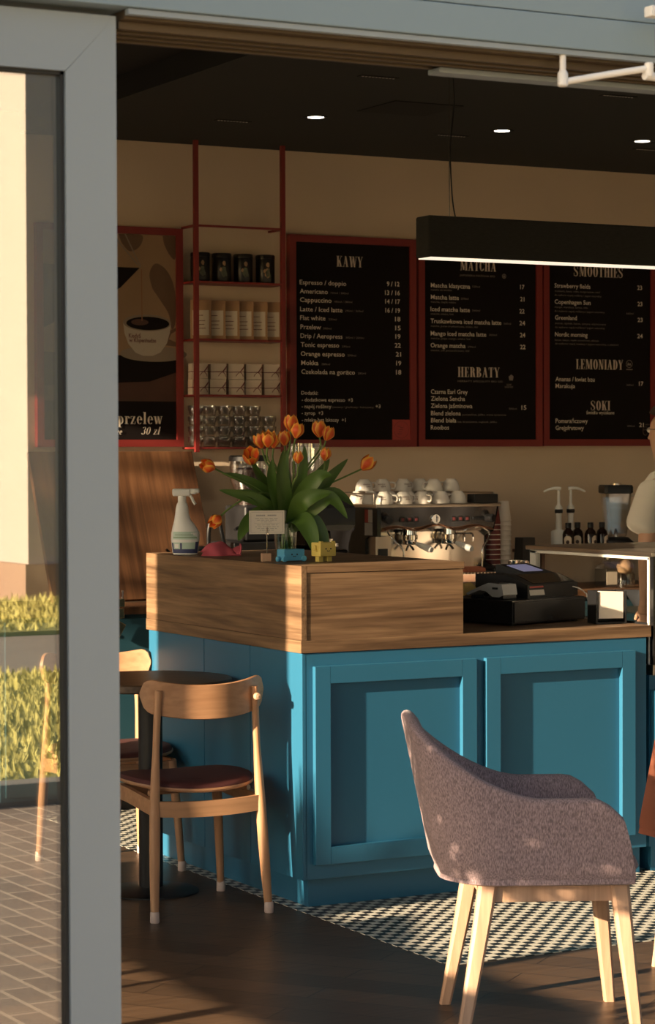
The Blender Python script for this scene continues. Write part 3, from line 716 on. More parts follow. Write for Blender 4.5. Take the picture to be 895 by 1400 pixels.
# ================================================================== upholstered armchairs
def make_armchair(label, fab, legm, slant=0.150, power=1.6, arm=0.665, legy=0.0):
    t = thing('armchair', label, 'armchair', (0, 0, 0), 0)
    # shell: plan is a U open to +x; columns from front of one arm round the back to the other
    cols = []
    NS = 56
    def plan(s, k):
        # s in 0..1 ; k 0 bottom, 1 top
        L1, hw, rc = 0.0, 0.0, 0.0
        xb = -0.305-0.085*k           # back line
        hw = 0.232+0.050*k            # half width
        xf = 0.225-slant*k**power       # arm front
        rc = 0.17                     # corner radius
        segs = [xf-(xb+rc), PI/2*rc, 2*(hw-rc), PI/2*rc, xf-(xb+rc)]
        d = s*sum(segs)
        if d < segs[0]: return (xf-d, hw, 0, 1)
        d -= segs[0]
        if d < segs[1]:
            a = d/rc; return (xb+rc-rc*math.sin(a), hw-rc+rc*math.cos(a), -math.sin(a), math.cos(a))
        d -= segs[1]
        if d < segs[2]: return (xb, hw-rc-d, -1, 0)
        d -= segs[2]
        if d < segs[3]:
            a = d/rc; return (xb+rc-rc*math.cos(a), -(hw-rc)-rc*math.sin(a), -math.cos(a), -math.sin(a))
        d -= segs[3]
        return (xb+rc+d, -hw, 0, -1)
    def top(s):
        u = abs(2*s-1)    # 0 at the back centre, 1 at the arm fronts
        h = arm+(0.875-arm)*(0.5+0.5*math.cos(PI*min(1, max(0, (u-0.10))/0.62)))
        if u > 0.90: h -= 0.055*((u-0.90)/0.10)**2.2
        return h
    zb = 0.425
    rings = []
    th = 0.036
    for i in range(NS+1):
        s = i/NS
        zt = top(s); u = abs(2*s-1)
        ring = []
        KN = 9
        def pt(z, off):
            k = (z-zb)/(0.86-zb)
            x, y, nx, ny = plan(s, max(0, k)); return (x-nx*off, y-ny*off, z)
        for j in range(KN):                       # outside, going up
            z = zb+(zt-0.016-zb)*j/(KN-1)
            ring.append(pt(z, 0.012 if j == 0 else 0.0))
        for a in (30, 60, 90, 120, 150):
            aa = R(a); z = zt-0.016+0.016*math.sin(aa); ring.append(pt(z, th/2-th/2*math.cos(aa)))
        for j in range(KN):                       # inside, going down
            z = zt-0.016-(zt-0.016-zb-0.03)*j/(KN-1)
            ring.append(pt(z, th))
        rings.append(ring)
    sh = MB().loft(rings).build('shell', fab, t, angle=60)
    # underside pan
    base = []
    for k, z, g in ((0, 0.420, 0.93), (0, 0.425, 0.985), (0, 0.455, 0.97)):
        ring = []
        for i in range(40):
            x, y, nx, ny = plan(i/39, 0.0); ring.append((x*g, y*g, z))
        base.append(ring)
    MB().loft(base).build('seat_pan', fab, t)
    # seat cushion with a rounded front nose
    def cush(g, z, nose):
        ring = []
        for i in range(40):
            a = 2*PI*i/40; c, s_ = math.cos(a), math.sin(a)
            p = 2/4.0
            x = -0.022+(0.262+nose)*g*math.copysign(abs(c)**p, c); y = 0.206*g*math.copysign(abs(s_)**p, s_)
            ring.append((x, y, z))
        return ring
    MB().loft([cush(0.90, 0.425, 0), cush(0.985, 0.437, 0.012), cush(1.0, 0.455, 0.020), cush(0.99, 0.475, 0.014), cush(0.94, 0.492, 0.0), cush(0.7, 0.498, 0)]).build('seat_cushion', fab, t)
    # light wood legs and apron
    fr = MB()
    for s in (-1, 1):
        fr.box((-0.185, s*(0.178-legy)-0.011, 0.372), (0.185, s*(0.178-legy)+0.011, 0.419), 0.002)
    fr.box((0.165, -0.17+legy, 0.372), (0.187, 0.17-legy, 0.419), 0.002).box((-0.187, -0.17+legy, 0.372), (-0.165, 0.17-legy, 0.419), 0.002)
    fr.build('leg_frame', legm + '_flat' if legm == 'birch_' else legm, t)
    for sx, sy in ((-1, 1), (-1, -1), (1, 1), (1, -1)):
        rings = []
        for k in range(9):
            q = k/8; z = 0.420*(1-q)
            w_ = 0.0225-0.0075*q; dd = 0.026-0.010*q
            x = (-0.178-0.075*q**1.1) if sx < 0 else (0.186+0.044*q)
            y = sy*(0.183-legy+0.037*q)
            r_ = 0.35
            ring = []
            for (cx, cy) in ((1, -1), (1, 1), (-1, 1), (-1, -1)):
                if cx == cy: ring += [(x+cx*dd, y+cy*w_*(1-r_), z), (x+cx*dd*(1-r_), y+cy*w_, z)] if cx*cy > 0 and cx > 0 else [(x+cx*dd, y+cy*w_*(1-r_), z), (x+cx*dd*(1-r_), y+cy*w_, z)]
                else: ring += [(x+cx*dd*(1-r_), y+cy*w_, z), (x+cx*dd, y+cy*w_*(1-r_), z)]
            # order the ring by angle
            ring.sort(key=lambda p: math.atan2(p[1]-y, p[0]-x))
            rings.append(ring)
        MB().loft(rings).build('rear_leg' if sx < 0 else 'front_leg', legm, t)
    return t
am = make_armchair('mauve grey upholstered armchair with pale wooden legs on the checkered floor edge', 'mauve', 'birch')
am.location = (3.664, 5.558, 0); am.rotation_euler = (0, 0, R(-25))
am2 = make_armchair('terracotta upholstered armchair half cut off beyond the mauve armchair', 'terracotta', 'birch', 0.20, 1.0, 0.80, 0.07)
am2.location = (4.515, 5.74, 0); am2.rotation_euler = (0, 0, R(90))

# unseen chair and plants, added by the side window to break the low sun
dup(chair, (0.86, 6.52, 0), R(62), 'added beech chair, out of view by the side window, shading the floor', None)
op = thing('shade_olive', 'added potted olive tree, out of view, its dense crown shading the mauve armchair', 'potted plant', (1.30, 5.10, 0))  # added to keep direct sun off the armchair's side
MB().lathe([(0.13, 0), (0.14, 0.01), (0.18, 0.38), (0.19, 0.40), (0.17, 0.40), (0.16, 0.34), (0.0, 0.34)], seg=32, cap=False).build('pot', 'terracotta', op)
tk = MB().tube(bez([(0, 0, 0.33), (0.02, 0.01, 0.7), (-0.01, 0.0, 1.0), (0.0, 0.0, 1.3)], 5), 0.018, 10)
rdp = random.Random(11)
lv = MB()
for k in range(26):
    a = rdp.uniform(0, 2*PI); e = rdp.uniform(-0.9, 1.2); rr = rdp.uniform(0.22, 0.40)
    tip = Vector((rr*math.cos(a)*math.cos(e), rr*math.sin(a)*math.cos(e), 1.32+0.36*math.sin(e)))
    tk.tube([(0, 0, 1.0+0.25*rdp.random()), tuple(tip*0.5+Vector((0, 0, 0.6))), tuple(tip)], [0.007, 0.005, 0.003], 6)
for k in range(2600):
    while True:
        q = Vector((rdp.uniform(-1, 1), rdp.uniform(-1, 1), rdp.uniform(-1, 1)))
        if q.length < 1: break
    c = Vector((q.x*0.40, q.y*0.42, 1.32+q.z*0.33))
    u = Vector((rdp.gauss(0, 1), rdp.gauss(0, 1), rdp.gauss(0, 0.6))).normalized(); v = u.orthogonal().normalized(); s = rdp.uniform(0.03, 0.055)
    lv.add([c-u*s, c+v*s*0.30, c+u*s, c-v*s*0.30], [[0, 1, 2, 3]])
tk.build('trunk', 'bark', op)
sn = thing('shade_snake_plant', 'added snake plant, out of view, its stiff leaves shading the counter corner', 'potted plant', (1.0, 6.90, 0))  # added to shade the lower counter corner and the chair legs
MB().lathe([(0.10, 0), (0.11, 0.01), (0.135, 0.30), (0.14, 0.31), (0.125, 0.31), (0.12, 0.27), (0.0, 0.27)], seg=32, cap=False).build('pot', 'terracotta', sn)
for k in range(13):
    a = k*2.4; rr = 0.03+0.045*(k/13); x, y = rr*math.cos(a), rr*math.sin(a); hh = rdp.uniform(0.86, 1.06) if k % 3 else rdp.uniform(0.55, 0.75)
    lw_ = []
    for i in range(9):
        q = i/8; w_ = 0.034*(0.75+0.5*math.sin(PI*min(1, q*1.1)))*(1-q**5)+0.001
        c = Vector((x*(1+1.2*q), y*(1+1.2*q), 0.265+hh*q)); d = Vector((-math.sin(a+q*0.5), math.cos(a+q*0.5), 0)); e = Vector((math.cos(a+q*0.5), math.sin(a+q*0.5), 0))*0.006
        lw_.append([c-d*w_, c-e, c+d*w_, c+e])
    MB().loft(lw_).build('leaf', 'leaf', sn)
lv.build('crown', 'tree_leaf', op, smooth=False, fix=False)

# ================================================================== lettering
def text_mb(entries, y, bold=0.0):
    """entries: (string, x, z, width, size); letters stand in the x-z plane facing -y, fitted to the width"""
    mb = MB(); cache = {}
    for s, x, z, wd, size in entries:
        c = bpy.data.curves.new('lettering', 'FONT'); c.body = s; c.size = 1.0; c.offset = bold; c.resolution_u = 2
        o = bpy.data.objects.new('lettering', c); COL.objects.link(o)
        bpy.context.view_layer.update()
        me = bpy.data.meshes.new_from_object(o.evaluated_get(bpy.context.evaluated_depsgraph_get()))
        xs = [v.co.x for v in me.vertices]
        if xs:
            a, b = min(xs), max(xs)
            k = wd/(b-a) if wd else size
            mb.add([(x+(v.co.x-a)*k, y, z+v.co.y*size) for v in me.vertices], [list(p.vertices) for p in me.polygons])
        bpy.data.meshes.remove(me); bpy.data.objects.remove(o); bpy.data.curves.remove(c)
    return mb

# tall display serif letters, cap height 1: thick stems, hairlines, flat serifs
TH, HR = 0.135, 0.034
def g_rect(x0, y0, x1, y1): return [(x0, y0), (x1, y0), (x1, y1), (x0, y1)]
def g_par(x0, y0, x1, y1, w_): return [(x0, y0), (x0+w_, y0), (x1+w_, y1), (x1, y1)]
def g_stem(x, y0=0, y1=1, b=True, t=True, w_=TH):
    o = [g_rect(x, y0, x+w_, y1)]
    if b: o.append(g_rect(x-0.055, y0, x+w_+0.055, y0+HR))
    if t: o.append(g_rect(x-0.055, y1-HR, x+w_+0.055, y1))
    return o
def g_ring(cx, cy, rx, ry, a0=0, a1=360, tw=TH, hw=HR, n=28):
    out = []; pr = None
    for i in range(n+1):
        a = R(a0+(a1-a0)*i/n); c, s = math.cos(a), math.sin(a)
        p = (cx+rx*c, cy+ry*s); q = (cx+(rx-tw)*c, cy+(ry-hw)*s)
        if pr: out.append([pr[0], p, q, pr[1]])
        pr = (p, q)
    return out
def g_stroke(pts, ws):
    out = []; n = len(pts); L = []
    for i, p in enumerate(pts):
        a = pts[max(i-1, 0)]; b = pts[min(i+1, n-1)]
        tx, ty = b[0]-a[0], b[1]-a[1]; d = math.hypot(tx, ty) or 1
        nx, ny = -ty/d, tx/d; k = ws[i]/2
        L.append(((p[0]+nx*k, p[1]+ny*k), (p[0]-nx*k, p[1]-ny*k)))
    for i in range(n-1): out.append([L[i][0], L[i+1][0], L[i+1][1], L[i][1]])
    return out
def g_S(h=1.0, w_=0.36):
    pts = bez([(w_*0.93, h*0.72, 0), (w_*0.86, h*0.90, 0), (w_*0.52, h*0.985, 0), (w_*0.15, h*0.88, 0), (w_*0.17, h*0.68, 0), (w_*0.50, h*0.52, 0), (w_*0.84, h*0.34, 0), (w_*0.85, h*0.12, 0), (w_*0.47, h*0.015, 0), (w_*0.13, h*0.10, 0), (w_*0.06, h*0.29, 0)], 6)
    n = len(pts)
    return g_stroke([(p.x, p.y) for p in pts], [HR+(TH-HR)*math.exp(-((i/(n-1)-0.5)/0.20)**2) for i in range(n)])+[g_rect(w_*0.90, h*0.68, w_*0.97, h*0.97), g_rect(0.02*w_, h*0.03, 0.09*w_, h*0.32)]
GL = {
 'K': (0.50, lambda: g_stem(0.06)+[g_par(0.17, 0.42, 0.40, 1, HR*1.2), g_par(0.30, 0, 0.17, 0.62, TH), g_rect(0.33, 1-HR, 0.50, 1), g_rect(0.26, 0, 0.50, HR)]),
 'A': (0.50, lambda: [g_par(0.06, 0, 0.22, 1, HR*1.2), g_par(0.31, 0, 0.17, 1, TH), g_rect(0.12, 0.30, 0.33, 0.30+HR), g_rect(0.0, 0, 0.15, HR), g_rect(0.27, 0, 0.50, HR)]),
 'W': (0.68, lambda: [g_par(0.16, 0, 0.05, 1, TH), g_par(0.20, 0, 0.33, 1, HR*1.2), g_par(0.40, 0, 0.29, 1, TH), g_par(0.46, 0, 0.60, 1, HR*1.2), g_rect(0, 1-HR, 0.24, 1), g_rect(0.53, 1-HR, 0.68, 1)]),
 'Y': (0.48, lambda: g_stem(0.17, 0, 0.45, True, False)+[g_par(0.17, 0.42, 0.03, 1, TH), g_par(0.24, 0.42, 0.39, 1, HR*1.2), g_rect(0, 1-HR, 0.21, 1), g_rect(0.33, 1-HR, 0.48, 1)]),
 'M': (0.68, lambda: [g_rect(0.08, 0, 0.08+HR*1.2, 1), g_par(0.26, 0.05, 0.08, 1, TH), g_par(0.31, 0.05, 0.47, 1, HR*1.2)]+g_stem(0.48)+[g_rect(0, 0, 0.17, HR), g_rect(0.02, 1-HR, 0.15, 1)]),
 'T': (0.44, lambda: g_stem(0.155, 0, 1, True, False)+[g_rect(0.02, 1-HR, 0.42, 1), g_rect(0.02, 0.76, 0.055, 1), g_rect(0.385, 0.76, 0.42, 1)]),
 'C': (0.44, lambda: g_ring(0.23, 0.5, 0.20, 0.515, 38, 322)+[g_rect(0.385, 0.66, 0.415, 0.96), g_rect(0.385, 0.10, 0.41, 0.30)]),
 'H': (0.52, lambda: g_stem(0.06)+g_stem(0.325)+[g_rect(0.15, 0.5, 0.36, 0.5+HR)]),
 'E': (0.42, lambda: g_stem(0.06)+[g_rect(0.06, 1-HR, 0.37, 1), g_rect(0.06, 0, 0.38, HR), g_rect(0.15, 0.5, 0.29, 0.5+HR), g_rect(0.345, 0.76, 0.375, 1), g_rect(0.35, 0, 0.385, 0.26), g_rect(0.27, 0.40, 0.30, 0.64)]),
 'R': (0.50, lambda: g_stem(0.06)+g_ring(0.20, 0.755, 0.20, 0.245, -90, 90)+[g_rect(0.10, 1-HR, 0.21, 1), g_rect(0.15, 0.51, 0.21, 0.51+HR), g_par(0.31, 0, 0.24, 0.53, TH), g_rect(0.36, 0, 0.50, HR)]),
 'B': (0.47, lambda: g_stem(0.06)+g_ring(0.20, 0.755, 0.19, 0.245, -90, 90)+g_ring(0.20, 0.26, 0.23, 0.26, -90, 90)+[g_rect(0.10, 1-HR, 0.21, 1), g_rect(0.10, 0, 0.21, HR), g_rect(0.15, 0.505, 0.21, 0.505+HR)]),
 'S': (0.42, lambda: g_S()),
 'O': (0.47, lambda: g_ring(0.235, 0.5, 0.205, 0.515)),
 'I': (0.25, lambda: g_stem(0.06)),
 'L': (0.40, lambda: g_stem(0.06)+[g_rect(0.06, 0, 0.37, HR), g_rect(0.34, 0, 0.375, 0.30)]),
 'N': (0.52, lambda: [g_rect(0.08, 0, 0.08+HR*1.2, 1), g_par(0.31, 0.0, 0.07, 1, TH), g_rect(0.405, 0, 0.405+HR*1.2, 1), g_rect(0.0, 0, 0.17, HR), g_rect(0.33, 1-HR, 0.51, 1), g_rect(0.0, 1-HR, 0.18, 1)]),
 'D': (0.48, lambda: g_stem(0.06)+g_ring(0.20, 0.5, 0.24, 0.5, -90, 90)+[g_rect(0.10, 1-HR, 0.21, 1), g_rect(0.10, 0, 0.21, HR)]),
 'p': (0.46, lambda: g_stem(0.08, -0.28, 0.66, True, False)+[g_rect(0.02, 0.66-HR, 0.1, 0.66)]+g_ring(0.215, 0.32, 0.21, 0.345, -120, 120, 0.12)),
 'r': (0.36, lambda: g_stem(0.07, 0, 0.66, True, False)+[g_rect(0.01, 0.66-HR, 0.1, 0.66)]+g_ring(0.26, 0.46, 0.12, 0.20, 20, 175, 0.04, 0.05)+g_ring(0.315, 0.55, 0.06, 0.075, 0, 360, 0.06, 0.075)),
 'z': (0.40, lambda: [g_rect(0.04, 0, 0.36, HR), g_rect(0.04, 0.66-HR, 0.36, 0.66), g_par(0.02, 0, 0.245, 0.66, 0.125), g_rect(0.04, 0.46, 0.07, 0.66), g_rect(0.33, 0, 0.36, 0.22)]),
 'e': (0.42, lambda: g_ring(0.215, 0.33, 0.19, 0.345, 0, 318, 0.125)+[g_rect(0.08, 0.35, 0.39, 0.35+HR)]),
 'l': (0.26, lambda: g_stem(0.06, 0, 1.02, True, False)+[g_rect(0.0, 1.02-HR, 0.1, 1.02)]),
 'w': (0.62, lambda: [g_par(0.14, 0, 0.03, 0.66, 0.125), g_par(0.20, 0, 0.30, 0.66, HR*1.2), g_par(0.36, 0, 0.25, 0.66, 0.125), g_par(0.42, 0, 0.53, 0.66, HR*1.2), g_rect(-0.02, 0.66-HR, 0.20, 0.66), g_rect(0.47, 0.66-HR, 0.62, 0.66)]),
 'c': (0.38, lambda: g_ring(0.205, 0.33, 0.18, 0.345, 45, 320, 0.11)),
 'o': (0.42, lambda: g_ring(0.21, 0.33, 0.19, 0.345, 0, 360, 0.11)),
 'f': (0.30, lambda: g_stem(0.09, 0, 0.85, True, False)+[g_rect(0.0, 0.66-HR, 0.27, 0.66)]+g_ring(0.20, 0.82, 0.11, 0.17, 30, 180, 0.04, 0.04)),
 '3': (0.46, lambda: g_ring(0.21, 0.76, 0.19, 0.25, -80, 160, 0.10)+g_ring(0.21, 0.27, 0.21, 0.28, -160, 80, 0.11)),
 '0': (0.50, lambda: g_ring(0.24, 0.5, 0.21, 0.51, 0, 360, 0.11)),
 'ł': (0.30, lambda: g_stem(0.07, 0, 1.02, True, False)+[g_par(0.0, 0.42, 0.27, 0.62, 0.03)]),
 ' ': (0.26, lambda: []),
}
def serif_mb(s, x, z, wd, h, y, shear=0.0, gap=0.035):
    mb = MB(); polys = []; cx = 0.0
    for ch in s:
        adv, fn = GL[ch]
        for p in fn(): polys.append([(cx+u, v) for u, v in p])
        cx += adv+gap
    k = wd/(cx-gap)
    for p in polys:
        mb.add([(x+(u*k)+shear*v*h, y, z+v*h) for u, v in p], [list(range(len(p)))])
    return mb
def merge(a, *bs):
    for b in bs: a.add(b.v, b.f)
    return a

# ================================================================== menu boards on the back wall
YP = 10.3725
SZ = {'n': 0.0325, 'p': 0.0325, 's': 0.0135, 'd': 0.0262}
def menu_board(label, x0, x1, z0, z1, rows, heads, group='menu boards on the back wall'):
    t = thing('menu_board', label, 'menu board', ((x0+x1)/2, YB, z0), 0, group)
    ox, oz = (x0+x1)/2, z0
    w_ = 0.036
    def loc(mb): 
        mb.v = [(p[0]-ox, p[1]-YB, p[2]-oz) for p in mb.v]; return mb
    f = MB()
    for poly in ([(x0, z0), (x1, z0), (x1-w_, z0+w_), (x0+w_, z0+w_)], [(x1, z0), (x1, z1), (x1-w_, z1-w_), (x1-w_, z0+w_)],
                 [(x1, z1), (x0, z1), (x0+w_, z1-w_), (x1-w_, z1-w_)], [(x0, z1), (x0, z0), (x0+w_, z0+w_), (x0+w_, z1-w_)]):
        f.prism(poly, lambda u, v, d: (u, YB-0.001-d, v), 0.037)
    loc(f).build('frame', 'red_metal', t, smooth=False)
    loc(MB().box((x0+w_-0.002, YP+0.001, z0+w_-0.002), (x1-w_+0.002, YB-0.004, z1-w_+0.002))).build('panel', 'board_black', t, smooth=False)
    names = [(s, x, z, wd, SZ[k]) for s, x, z, wd, k in rows if k in 'nd']
    prices = [(s, x, z, wd, SZ[k]) for s, x, z, wd, k in rows if k == 'p']
    small = [(s, x, z, wd, SZ[k]) for s, x, z, wd, k in rows if k == 's']
    for e in names: loc(text_mb([e], YP, 0.008)).build('menu_line', 'cream_print', t, smooth=False, fix=False)
    for e in prices: loc(text_mb([e], YP, 0.010)).build('price', 'cream_print', t, smooth=False, fix=False)
    for e in small: loc(text_mb([e], YP)).build('small_print', 'dim_print', t, smooth=False, fix=False)
    for s, x, z, wd, h in heads: loc(serif_mb(s, x, z, wd, h, YP)).build('heading', 'head_print', t, smooth=False, fix=False)
    return t, loc
bt, loc_ = menu_board('red framed black menu board headed KAWY with a red sticker in its corner', 5.350, 6.074, 1.640, 2.692, KAWY_TEXT, [('KAWY', 5.618, 2.541, 0.151, 0.053)])
loc_(MB().box((5.936, YP-0.003, 1.676), (6.038, YP+0.001, 1.778))).build('corner_sticker', 'sticker_red', bt, smooth=False)
st = MB()
for i in range(48):
    a0, a1 = 2*PI*i/48, 2*PI*(i+0.7)/48
    st.add([(5.987+r_*math.cos(a), YP-0.0036, 1.727+r_*math.sin(a)) for r_, a in ((0.044, a0), (0.044, a1), (0.0415, a1), (0.0415, a0))], [[0, 1, 2, 3]])
for s in ((-0.012, 0.018, 0.020, 0.003), (0.002, 0.010, 0.018, 0.003), (-0.002, 0.0, 0.022, 0.003), (-0.006, -0.011, 0.018, 0.003), (-0.010, -0.021, 0.024, 0.003)):
    st.add([(5.987+s[0]+u*s[2], YP-0.0036, 1.727+s[1]+v*s[3]) for u, v in ((-0.5, -0.5), (0.5, -0.5), (0.5, 0.5), (-0.5, 0.5))], [[0, 1, 2, 3]])
loc_(st).build('sticker_print', 'string_red', bt, smooth=False, fix=False)
bt, loc_ = menu_board('red framed black menu board headed MATCHA and HERBATY beneath the hanging lamp', 6.088, 6.838, 1.641, 2.697, MATCHA_TEXT, [('MATCHA', 6.340, 2.547, 0.219, 0.052), ('HERBATY', 6.324, 1.999, 0.255, 0.051)])
def ring_mark(cx, cz, r_, w_=0.003, n=24):
    mb = MB()
    for i in range(n):
        a0, a1 = 2*PI*i/n, 2*PI*(i+1)/n
        mb.add([(cx+q*math.cos(a), YP, cz+q*math.sin(a)) for q, a in ((r_, a0), (r_, a1), (r_-w_, a1), (r_-w_, a0))], [[0, 1, 2, 3]])
    return mb
mk = ring_mark(6.607, 2.525, 0.012); mk.add([(6.600, YP, 2.520), (6.614, YP, 2.520), (6.607, YP, 2.533)], [[0, 1, 2]])
mk.add([(6.638, YP, 1.985), (6.660, YP, 1.985), (6.664, YP, 2.006), (6.650, YP, 2.016), (6.634, YP, 2.004)], [[0, 1, 2, 3, 4]])
loc_(mk).build('tea_mark', 'dim_print', bt, smooth=False, fix=False)
bt, loc_ = menu_board('red framed black menu board headed SMOOTHIES, LEMONIADY and SOKI', 6.846, 7.572, 1.643, 2.692, SMOOTHIE_TEXT, [('SMOOTHIES', 7.042, 2.540, 0.317, 0.055), ('LEMONIADY', 7.055, 2.050, 0.304, 0.052), ('SOKI', 7.150, 1.833, 0.125, 0.050)])
mk = ring_mark(7.398, 2.082, 0.021); mk.add([(7.384, YP, 2.074), (7.412, YP, 2.074), (7.404, YP, 2.088), (7.398, YP, 2.081), (7.391, YP, 2.092)], [[0, 1, 2, 3, 4]])
mk.add([(7.378, YP, 2.050), (7.420, YP, 2.050), (7.420, YP, 2.055), (7.378, YP, 2.055)], [[0, 1, 2, 3]])
loc_(mk).build('lemonade_mark', 'dim_print', bt, smooth=False, fix=False)

# poster: pour of coffee into a cup
mat('poster_tan', (0.30, 0.185, 0.10), 0.6, var=0.35, scale=2.2)
mat('poster_brown', (0.135, 0.075, 0.040), 0.6, var=0.4, scale=5)
mat('poster_wood', (0.070, 0.026, 0.014), 0.6, var=0.35, scale=9)
mat('poster_cup', (0.44, 0.37, 0.29), 0.6, var=0.10, scale=6)
mat('poster_cup_dim', (0.24, 0.185, 0.135), 0.6, var=0.2, scale=6)
mat('poster_stream', (0.26, 0.11, 0.045), 0.6)
px0, px1, pz0, pz1 = 4.02, 4.772, 1.642, 2.692
ps = thing('coffee_poster', 'red framed poster of coffee poured into a white cup, reading przelew', 'poster', ((px0+px1)/2, YB, pz0))
def ploc(mb): mb.v = [(p[0]-(px0+px1)/2, p[1]-YB, p[2]-pz0) for p in mb.v]; return mb
f = MB(); w_ = 0.034
for poly in ([(px0, pz0), (px1, pz0), (px1-w_, pz0+w_), (px0+w_, pz0+w_)], [(px1, pz0), (px1, pz1), (px1-w_, pz1-w_), (px1-w_, pz0+w_)],
             [(px1, pz1), (px0, pz1), (px0+w_, pz1-w_), (px1-w_, pz1-w_)], [(px0, pz1), (px0, pz0), (px0+w_, pz0+w_), (px0+w_, pz1-w_)]):
    f.prism(poly, lambda u, v, d: (u, YB-0.001-d, v), 0.037)
ploc(f).build('frame', 'red_metal', ps, smooth=False)
ploc(MB().box((px0+w_-0.002, YP+0.003, pz0+w_-0.002), (px1-w_+0.002, YB-0.004, pz1-w_+0.002))).build('panel', 'board_black', ps, smooth=False)
xa, xb = px0+w_, px1-w_
def flat(polys, d): 
    mb = MB()
    for p in polys: mb.add([(u, YP+0.003-d, v) for u, v in p], [list(range(len(p)))])
    return ploc(mb)
def ell(cx, cz, rx, rz, a0=0, a1=360, n=40): return [(cx+rx*math.cos(R(a0+(a1-a0)*i/n)), cz+rz*math.sin(R(a0+(a1-a0)*i/n))) for i in range(n if a1-a0 == 360 else n+1)]
flat([[(xa, 2.05), (xb, 2.05), (xb, pz1-w_), (xa, pz1-w_)]], 0.0005).build('backdrop_print', 'poster_tan', ps, smooth=False, fix=False)
def blobby(p):
    q = bez([(a, 0, b) for a, b in p+[p[0]]], 7); return [(min(v.x, xb), v.z) for v in q[:-1]]
flat([blobby([(4.615, 2.40), (4.60, 2.47), (4.63, 2.52), (4.68, 2.50), (4.72, 2.44), (4.737, 2.36), (4.735, 2.24), (4.715, 2.21), (4.70, 2.28), (4.66, 2.34)]), blobby([(4.67, 2.655), (4.735, 2.655), (4.736, 2.55), (4.71, 2.56), (4.68, 2.61)]), blobby([(4.44, 2.655), (4.56, 2.655), (4.55, 2.60), (4.50, 2.575), (4.46, 2.61)])], 0.0008).build('shade_print', 'poster_brown', ps, smooth=False, fix=False)
flat([[(xa, 1.86), (xb, 1.86), (xb, 2.02), (xa, 2.06)]], 0.0009).build('table_print', 'poster_wood', ps, smooth=False, fix=False)
flat([[(xa, 1.93), (4.60, 1.955), (xb, 2.0), (xb, 2.07), (xa, 2.09)]], 0.0011).build('table_shadow_print', 'board_black', ps, smooth=False, fix=False)
flat([ell(4.62, 2.087, 0.175, 0.037)], 0.0013).build('saucer_print', 'poster_cup_dim', ps, smooth=False, fix=False)
flat([[(4.685, 2.18), (4.70, 2.20), (4.737, 2.215), (4.737, 2.20), (4.712, 2.185), (4.70, 2.16), (4.737, 2.145), (4.737, 2.125), (4.68, 2.13)]], 0.0015).build('handle_print', 'poster_brown', ps, smooth=False, fix=False)
cup = [(4.462, 2.235), (4.468, 2.185), (4.487, 2.135), (4.525, 2.092), (4.565, 2.078), (4.615, 2.078), (4.655, 2.095), (4.690, 2.14), (4.705, 2.19), (4.712, 2.235)]
flat([cup], 0.0017).build('cup_print', 'poster_cup', ps, smooth=False, fix=False)
flat([ell(4.587, 2.236, 0.125, 0.040)], 0.0019).build('rim_print', 'poster_cup_dim', ps, smooth=False, fix=False)
flat([ell(4.590, 2.233, 0.112, 0.032)], 0.0021).build('coffee_print', 'board_black', ps, smooth=False, fix=False)
flat([ell(4.548, 2.238, 0.045, 0.015)], 0.0023).build('foam_print', 'poster_wood', ps, smooth=False, fix=False)
flat([[(4.557, 2.245), (4.562, 2.245), (4.560, 2.49), (4.555, 2.49)]], 0.0025).build('stream_print', 'poster_stream', ps, smooth=False, fix=False)
flat([[(xa, 2.50), (4.548, 2.497), (4.448, 2.40), (xa, 2.20)]], 0.0027).build('kettle_print', 'board_black', ps, smooth=False, fix=False)
flat([[(4.40, 2.70-0.045), (4.41, 2.70-0.045), (4.553, 2.500), (4.545, 2.500)], [(4.47, 2.655), (4.478, 2.655), (4.556, 2.505), (4.552, 2.50)]], 0.0028).build('spout_print', 'poster_cup_dim', ps, smooth=False, fix=False)
lt = serif_mb('przelew', 4.428, 1.751, 0.236, 0.056, YP-0.0003)
merge(lt, serif_mb('30 zł', 4.550, 1.701, 0.098, 0.036, YP-0.0003, 0.28), serif_mb('coffee', 4.372, 1.701, 0.078, 0.028, YP-0.0003, 0.28))
ploc(lt).build('lettering', 'cream_print', ps, smooth=False, fix=False)
ct_ = text_mb([('Kiedyś', 4.490, 2.163, 0.062, 0.030), ('w Kopenhadze', 4.492, 2.142, 0.140, 0.028)], YP-0.0003, 0.012)
ploc(ct_).build('cup_lettering', 'print_brown', ps, smooth=False, fix=False)

# ================================================================== shelf unit of thin red metal
sx0, sx1, sy0 = 4.776, 5.264, 10.238
su = thing('wall_shelf', 'open red metal shelf rack between the poster and the KAWY board', 'shelf', ((sx0+sx1)/2, YB, 1.615))
def sloc(mb): mb.v = [(p[0]-(sx0+sx1)/2, p[1]-YB, p[2]-1.615) for p in mb.v]; return mb
for x in (sx0, sx1-0.022):
    sloc(MB().box((x, sy0-0.001, 1.615), (x+0.022, sy0+0.021, 3.13), 0.002)).build('upright', 'red_metal', su)
SHZ = (1.640, 1.892, 2.160, 2.436)
for z in SHZ:
    sloc(MB().box((sx0+0.002, sy0+0.002, z-0.010), (sx1-0.002, YB-0.003, z), 0.0015)).build('shelf_board', 'red_metal', su)
sloc(MB().box((sx0+0.002, sy0+0.002, 2.694), (sx1-0.002, sy0+0.018, 2.704)).box((sx0+0.002, sy0+0.002, 2.694), (sx0+0.016, YB-0.003, 2.704)).box((sx1-0.016, sy0+0.002, 2.694), (sx1-0.002, YB-0.003, 2.704))).build('top_rail', 'red_metal', su)

